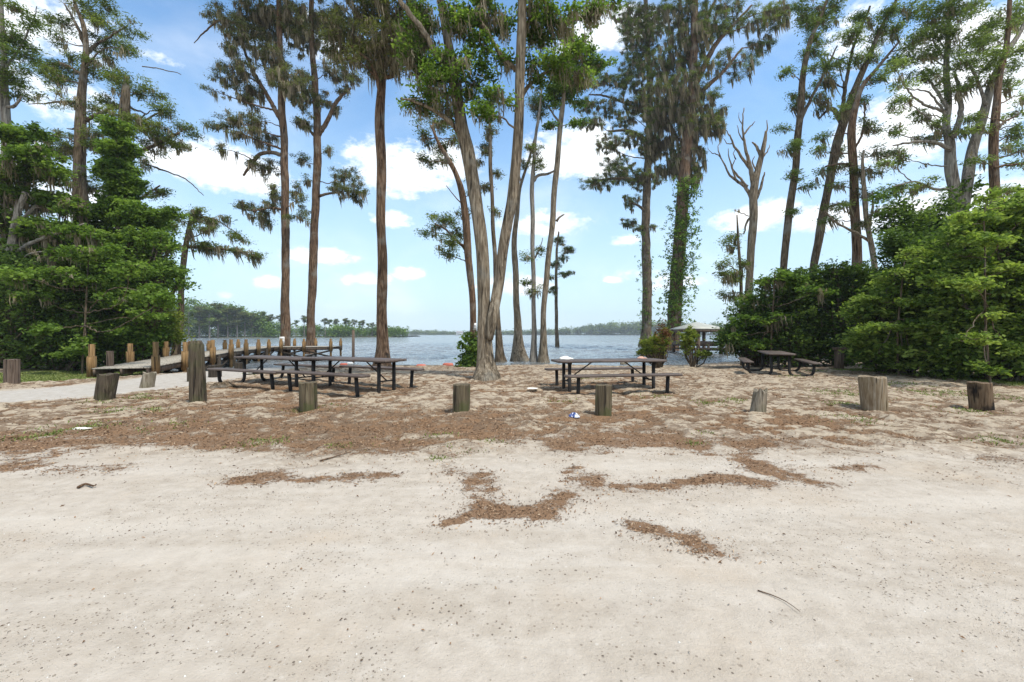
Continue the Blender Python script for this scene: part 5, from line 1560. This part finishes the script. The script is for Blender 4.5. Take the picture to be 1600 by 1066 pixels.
for (q0, q1) in (((x0, y0), (x1, y0)), ((x1, y0), (x1, y1)), ((x0, y1), (x1, y1)), ((x0, y0), (x0, y1))):
    b.bar((*(np.array(q0) * .96 + np.array([cx, cy]) * .04), ze - .19), (*(np.array(q1) * .96 + np.array([cx, cy]) * .04), ze - .19), .12, .24)
b.build('eave_beam', WOOD['brown'], r, bo)
for (qx, qy) in ((bx0 + .1, Yb + .1), (bx1 - .2, Yb + .1), (bx1 - .2, Yb + 3.5), (bx0 + .1, Yb + 3.5), ((1092 - 800) / F * Yb, Yb + .12)):
    b = MB()
    b.box((qx - .12, qy - .12, -2.2), (qx + .12, qy + .12, ze - .31))
    b.build('post', WOOD['brown'], r, bo)
b = MB()
b.bar(((1092 - 800) / F * Yb - .1, Yb + .3, zc(521)), ((1080 - 800) / F * Yb, Yb + .3, zc(530)), .1, .12)
b.build('brace', WOOD['brown'], r, bo)
b = MB()
b.box((bx0 - .1, Yb + .25, zc(537) - .25), (bx1 - .4, Yb + 3.4, zc(534)))
b.build('loft_deck', WOOD['brown'], r, bo)
b = MB()
b.box((bx0 - .2, Yb - .3, zc(548)), (bx1 + 2.6, Yb - .02, zc(544)))
b.box((bx0 - .2, Yb - .05, zc(546.5)), (bx1 + 2.4, Yb + 3.2, zc(545)))
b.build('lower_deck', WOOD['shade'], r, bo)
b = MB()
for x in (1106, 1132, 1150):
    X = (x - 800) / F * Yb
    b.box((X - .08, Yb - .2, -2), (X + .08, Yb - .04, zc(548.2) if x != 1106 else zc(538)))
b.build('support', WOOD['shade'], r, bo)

# ---------------------------------------------------------------- low rail by the hedge, signs, buoys
Yr = 16.4
p0 = px(1311, 568, Yr)
p0[2] = tz(p0[0], p0[1])
r = empty('wooden_rail', p0)
tag(r, 'low wooden rail on a thick post in front of the dark thicket', 'rail')
zt = H - (543 - YH) / F * Yr
b = MB()
b.box((p0[0] - .11, p0[1] - .11, p0[2] - .2), (p0[0] + .11, p0[1] + .11, zt - .1))
b.build('post', WOOD['brown'], r, p0)
b = MB()
b.box((p0[0] - .2, p0[1] - .12, zt - .098), (p0[0] + 1.25, p0[1] + .12, zt))
b.build('beam', WOOD['brown'], r, p0)
b = MB()
b.box((p0[0] + 1.0, p0[1] - .1, p0[2] - .3), (p0[0] + 1.18, p0[1] + .1, zt - .1))
b.build('post', WOOD['brown'], r, p0)

m, N, out = material('sign_white')
pbr(N, out, N.ramp(N.noise(N.n('ShaderNodeTexCoord').outputs['Object'], 9, 3), [(.3, (.55, .54, .50)), (.7, (.74, .73, .70))]), .6)
SIGN = m
m, N, out = material('sign_ink')
pbr(N, out, (.16, .16, .17), .7)
INK = m


def sign(label, x, y, w, h, Y, lines):
    c = px(x, y, Y)
    k = Y / F
    W2, H2 = w * k / 2, h * k / 2
    b = MB()
    b.box(c - np.array([W2, .012, H2]), c + np.array([W2, .012, H2]))
    o = b.build('notice_sign', SIGN, None, c)
    tag(o, label, 'sign')
    b = MB()
    for (u0, v0, u1, v1) in lines:
        b.box((c[0] + u0 * W2, c[1] - .0155, c[2] + v0 * H2), (c[0] + u1 * W2, c[1] - .0125, c[2] + v1 * H2))
    b.build('sign_print', INK, o, c)
    return o


def trunk_front(nm, x, y):
    return nm


sy = gp(443, 572)[1]
sign('white notice sign on the left cypress trunk near the dock', 440.5, 533, 8, 13.5, sy - .42, [(-.7, .5, .7, .62), (-.7, .2, .6, .3), (-.7, -.1, .7, 0), (-.7, -.45, .5, -.35)])
sy = gp(738, 573)[1]
sign('small white sign on the dark trunk behind the forked grey tree', 741, 510.5, 6.5, 11, sy - .32, [(-.7, .3, .7, .5), (-.7, -.05, .7, .1), (-.6, -.5, .6, -.35)])
m, N, out = material('buoy_red')
pbr(N, out, (.52, .14, .09), .5)
BUOY = m
m, N, out = material('buoy_white')
pbr(N, out, (.75, .73, .68), .5)
BW = m
for (x, y, s, mt, lab) in [(658, 574, 1, 0, 'dull orange float on the water right of the reddish trunk'), (700, 572.5, 1.15, 0, 'red float on the water left of the forked trunk'), (725, 571, 1.0, 0, 'red float closest to the trunk with the small sign'), (537, 571.5, .8, 0, 'small red float on the water seen under the joined tables'), (547, 569.5, .7, 1, 'small white float beside the red one under the joined tables')]:
    c = px(x, y, 1)
    Yb_ = (H - WATER) * F / (y - YH)
    c = np.array([(x - 800) / F * Yb_, Yb_, WATER + .02])
    b = MB()
    P = [(-.26, .02), (-.25, .08), (-.2, .115), (0, .125), (.2, .115), (.25, .08), (.26, .02)]
    b.tube([c + np.array([q * s, 0, .03]) for q, _ in P], [w_ * s for _, w_ in P], 14)
    tag(b.build('float', BW if mt else BUOY, None, c, smooth=True), lab, 'float', 'floats of the swimming line')

# ---------------------------------------------------------------- stuff on the ground
def scatter(n, ylo, yhi, wfun, rng):
    out_ = []
    got = 0
    while got < n:
        Y = np.exp(rng.uniform(np.log(ylo), np.log(yhi), n * 3))
        X = rng.uniform(-1.3, 1.3, n * 3) * Y
        ok = (rng.random(n * 3) < wfun(X, Y)) & (Y < shore(X) - .8) & (np.abs(X) < 19)
        out_.append(np.stack([X[ok], Y[ok]], 1))
        got += ok.sum()
    return np.concatenate(out_)[:n]


rng = np.random.default_rng(91)
# pebbles
XY = scatter(26000, 1.5, 10, lambda X, Y: .06 + .94 * sm(.50, .68, fbm(X * .8 + 5, Y * 1.3, 4)), rng)
n = len(XY)
c = np.c_[XY, gh(XY[:, 0], XY[:, 1])]
sz = .0016 + .0055 * rng.random(n) ** 6
o8 = np.array([[1, 0, 0], [0, 1, 0], [-1, 0, 0], [0, -1, 0], [0, 0, .7], [0, 0, -.5]], float)
V = c[:, None] + o8[None] * sz[:, None, None] * (0.7 + .6 * rng.random((n, 6, 1)))
a = rng.random(n) * 6.28
i = (np.arange(n) * 6)[:, None]
tri = np.array([[0, 1, 4], [1, 2, 4], [2, 3, 4], [3, 0, 4], [1, 0, 5], [2, 1, 5], [3, 2, 5], [0, 3, 5]])
b = MB()
b.add(V.reshape(-1, 3), (i[:, :, None] + tri[None]).reshape(-1, 3), np.repeat(rng.random(n), 6))
m, N, out = material('pebble_stone')
t = N.n('ShaderNodeAttribute', {'attribute_name': 'tint'}).outputs['Fac']
pbr(N, out, N.ramp(t, [(.0, (.12, .095, .075)), (.3, (.20, .165, .125)), (.62, (.30, .26, .20)), (.85, (.5, .46, .40)), (1., (.7, .68, .62))]), .85)
o = b.build('pebbles', m, attr=True)
kind(o, 'stuff')
o['label'] = 'small pebbles and grit scattered over the foreground sand'
o['category'] = 'pebbles'
# needle and twig litter
def litw(X, Y):
    return np.clip(gsample(lit, X, Y), .006, 1)
XY = scatter(42000, 1.7, 21, litw, rng)
n = len(XY)
c = np.c_[XY, gh(XY[:, 0], XY[:, 1]) + .006]
a = rng.random(n) * 6.28
L_ = (.005 + .014 * rng.random(n) ** 2) * (.45 + .2 * XY[:, 1])
w_ = .0010 + .0009 * XY[:, 1] * (.5 + rng.random(n))
d3 = np.stack([np.cos(a), np.sin(a), rng.normal(size=n) * .25], 1) * L_[:, None]
s3 = np.stack([-np.sin(a), np.cos(a), rng.normal(size=n) * .4], 1) * w_[:, None]
V = np.stack([c - d3, c + s3 + [0, 0, .004], c + d3 * (.7 + .3 * rng.random((n, 1))), c - s3], 1).reshape(-1, 3)
b = MB()
b.add(V, np.arange(4 * n).reshape(n, 4), np.repeat(rng.random(n), 4))
m, N, out = material('needle_litter')
t = N.n('ShaderNodeAttribute', {'attribute_name': 'tint'}).outputs['Fac']
pbr(N, out, N.ramp(t, [(.0, (.07, .04, .022)), (.45, (.18, .102, .052)), (.8, (.29, .18, .10)), (1., (.42, .31, .2))]), .9)
o = b.build('leaf_litter', m, attr=True)
kind(o, 'stuff')
o['label'] = 'brown cypress needles and twig bits strewn over the sand'
o['category'] = 'leaf litter'
# grass blades
XY = scatter(38000, 3.2, 22, lambda X, Y: gsample(grass, X, Y) ** 1.3, rng)
n = len(XY)
c = np.c_[XY, gh(XY[:, 0], XY[:, 1]) - .01]
hh = (.012 + .034 * rng.random(n)) * (.7 + .04 * XY[:, 1])
a = rng.random(n) * 6.28
ww = (.003 + .0009 * XY[:, 1])[:, None]
sd_ = np.stack([-np.sin(a), np.cos(a), 0 * a], 1) * ww
ln_ = np.stack([np.cos(a), np.sin(a), 0 * a], 1) * (hh * (.3 + .8 * rng.random(n)))[:, None]
V = np.stack([c - sd_, c + sd_, c + ln_ * .4 + sd_ * .8 + np.c_[0 * hh, 0 * hh, hh * .7], c + ln_ + np.c_[0 * hh, 0 * hh, hh]], 1).reshape(-1, 3)
b = MB()
b.add(V, np.arange(4 * n).reshape(n, 4), np.repeat(np.clip(.45 + .22 * rng.normal(size=n), 0, 1), 4))
m = m_leaf('grass_blade', (.09, .115, .03), (.18, .22, .06), (.32, .34, .13), .3)
o = b.build('grass', m, attr=True)
kind(o, 'stuff')
o['label'] = 'short sparse grass growing in patches on the sand'
o['category'] = 'grass'

# ---------------------------------------------------------------- the air over the lake
b = MB()
b.box((-1000, -130, -5), (1300, 1300, 60))
m, N, out = material('lake_haze')
pv = N.n('ShaderNodeVolumePrincipled', None, Color=(.80, .88, .95, 1), Density=.00042, Anisotropy=.0)
N.t.links.new(pv.outputs[0], out.inputs['Volume'])
kind(b.build('haze', m), 'stuff')
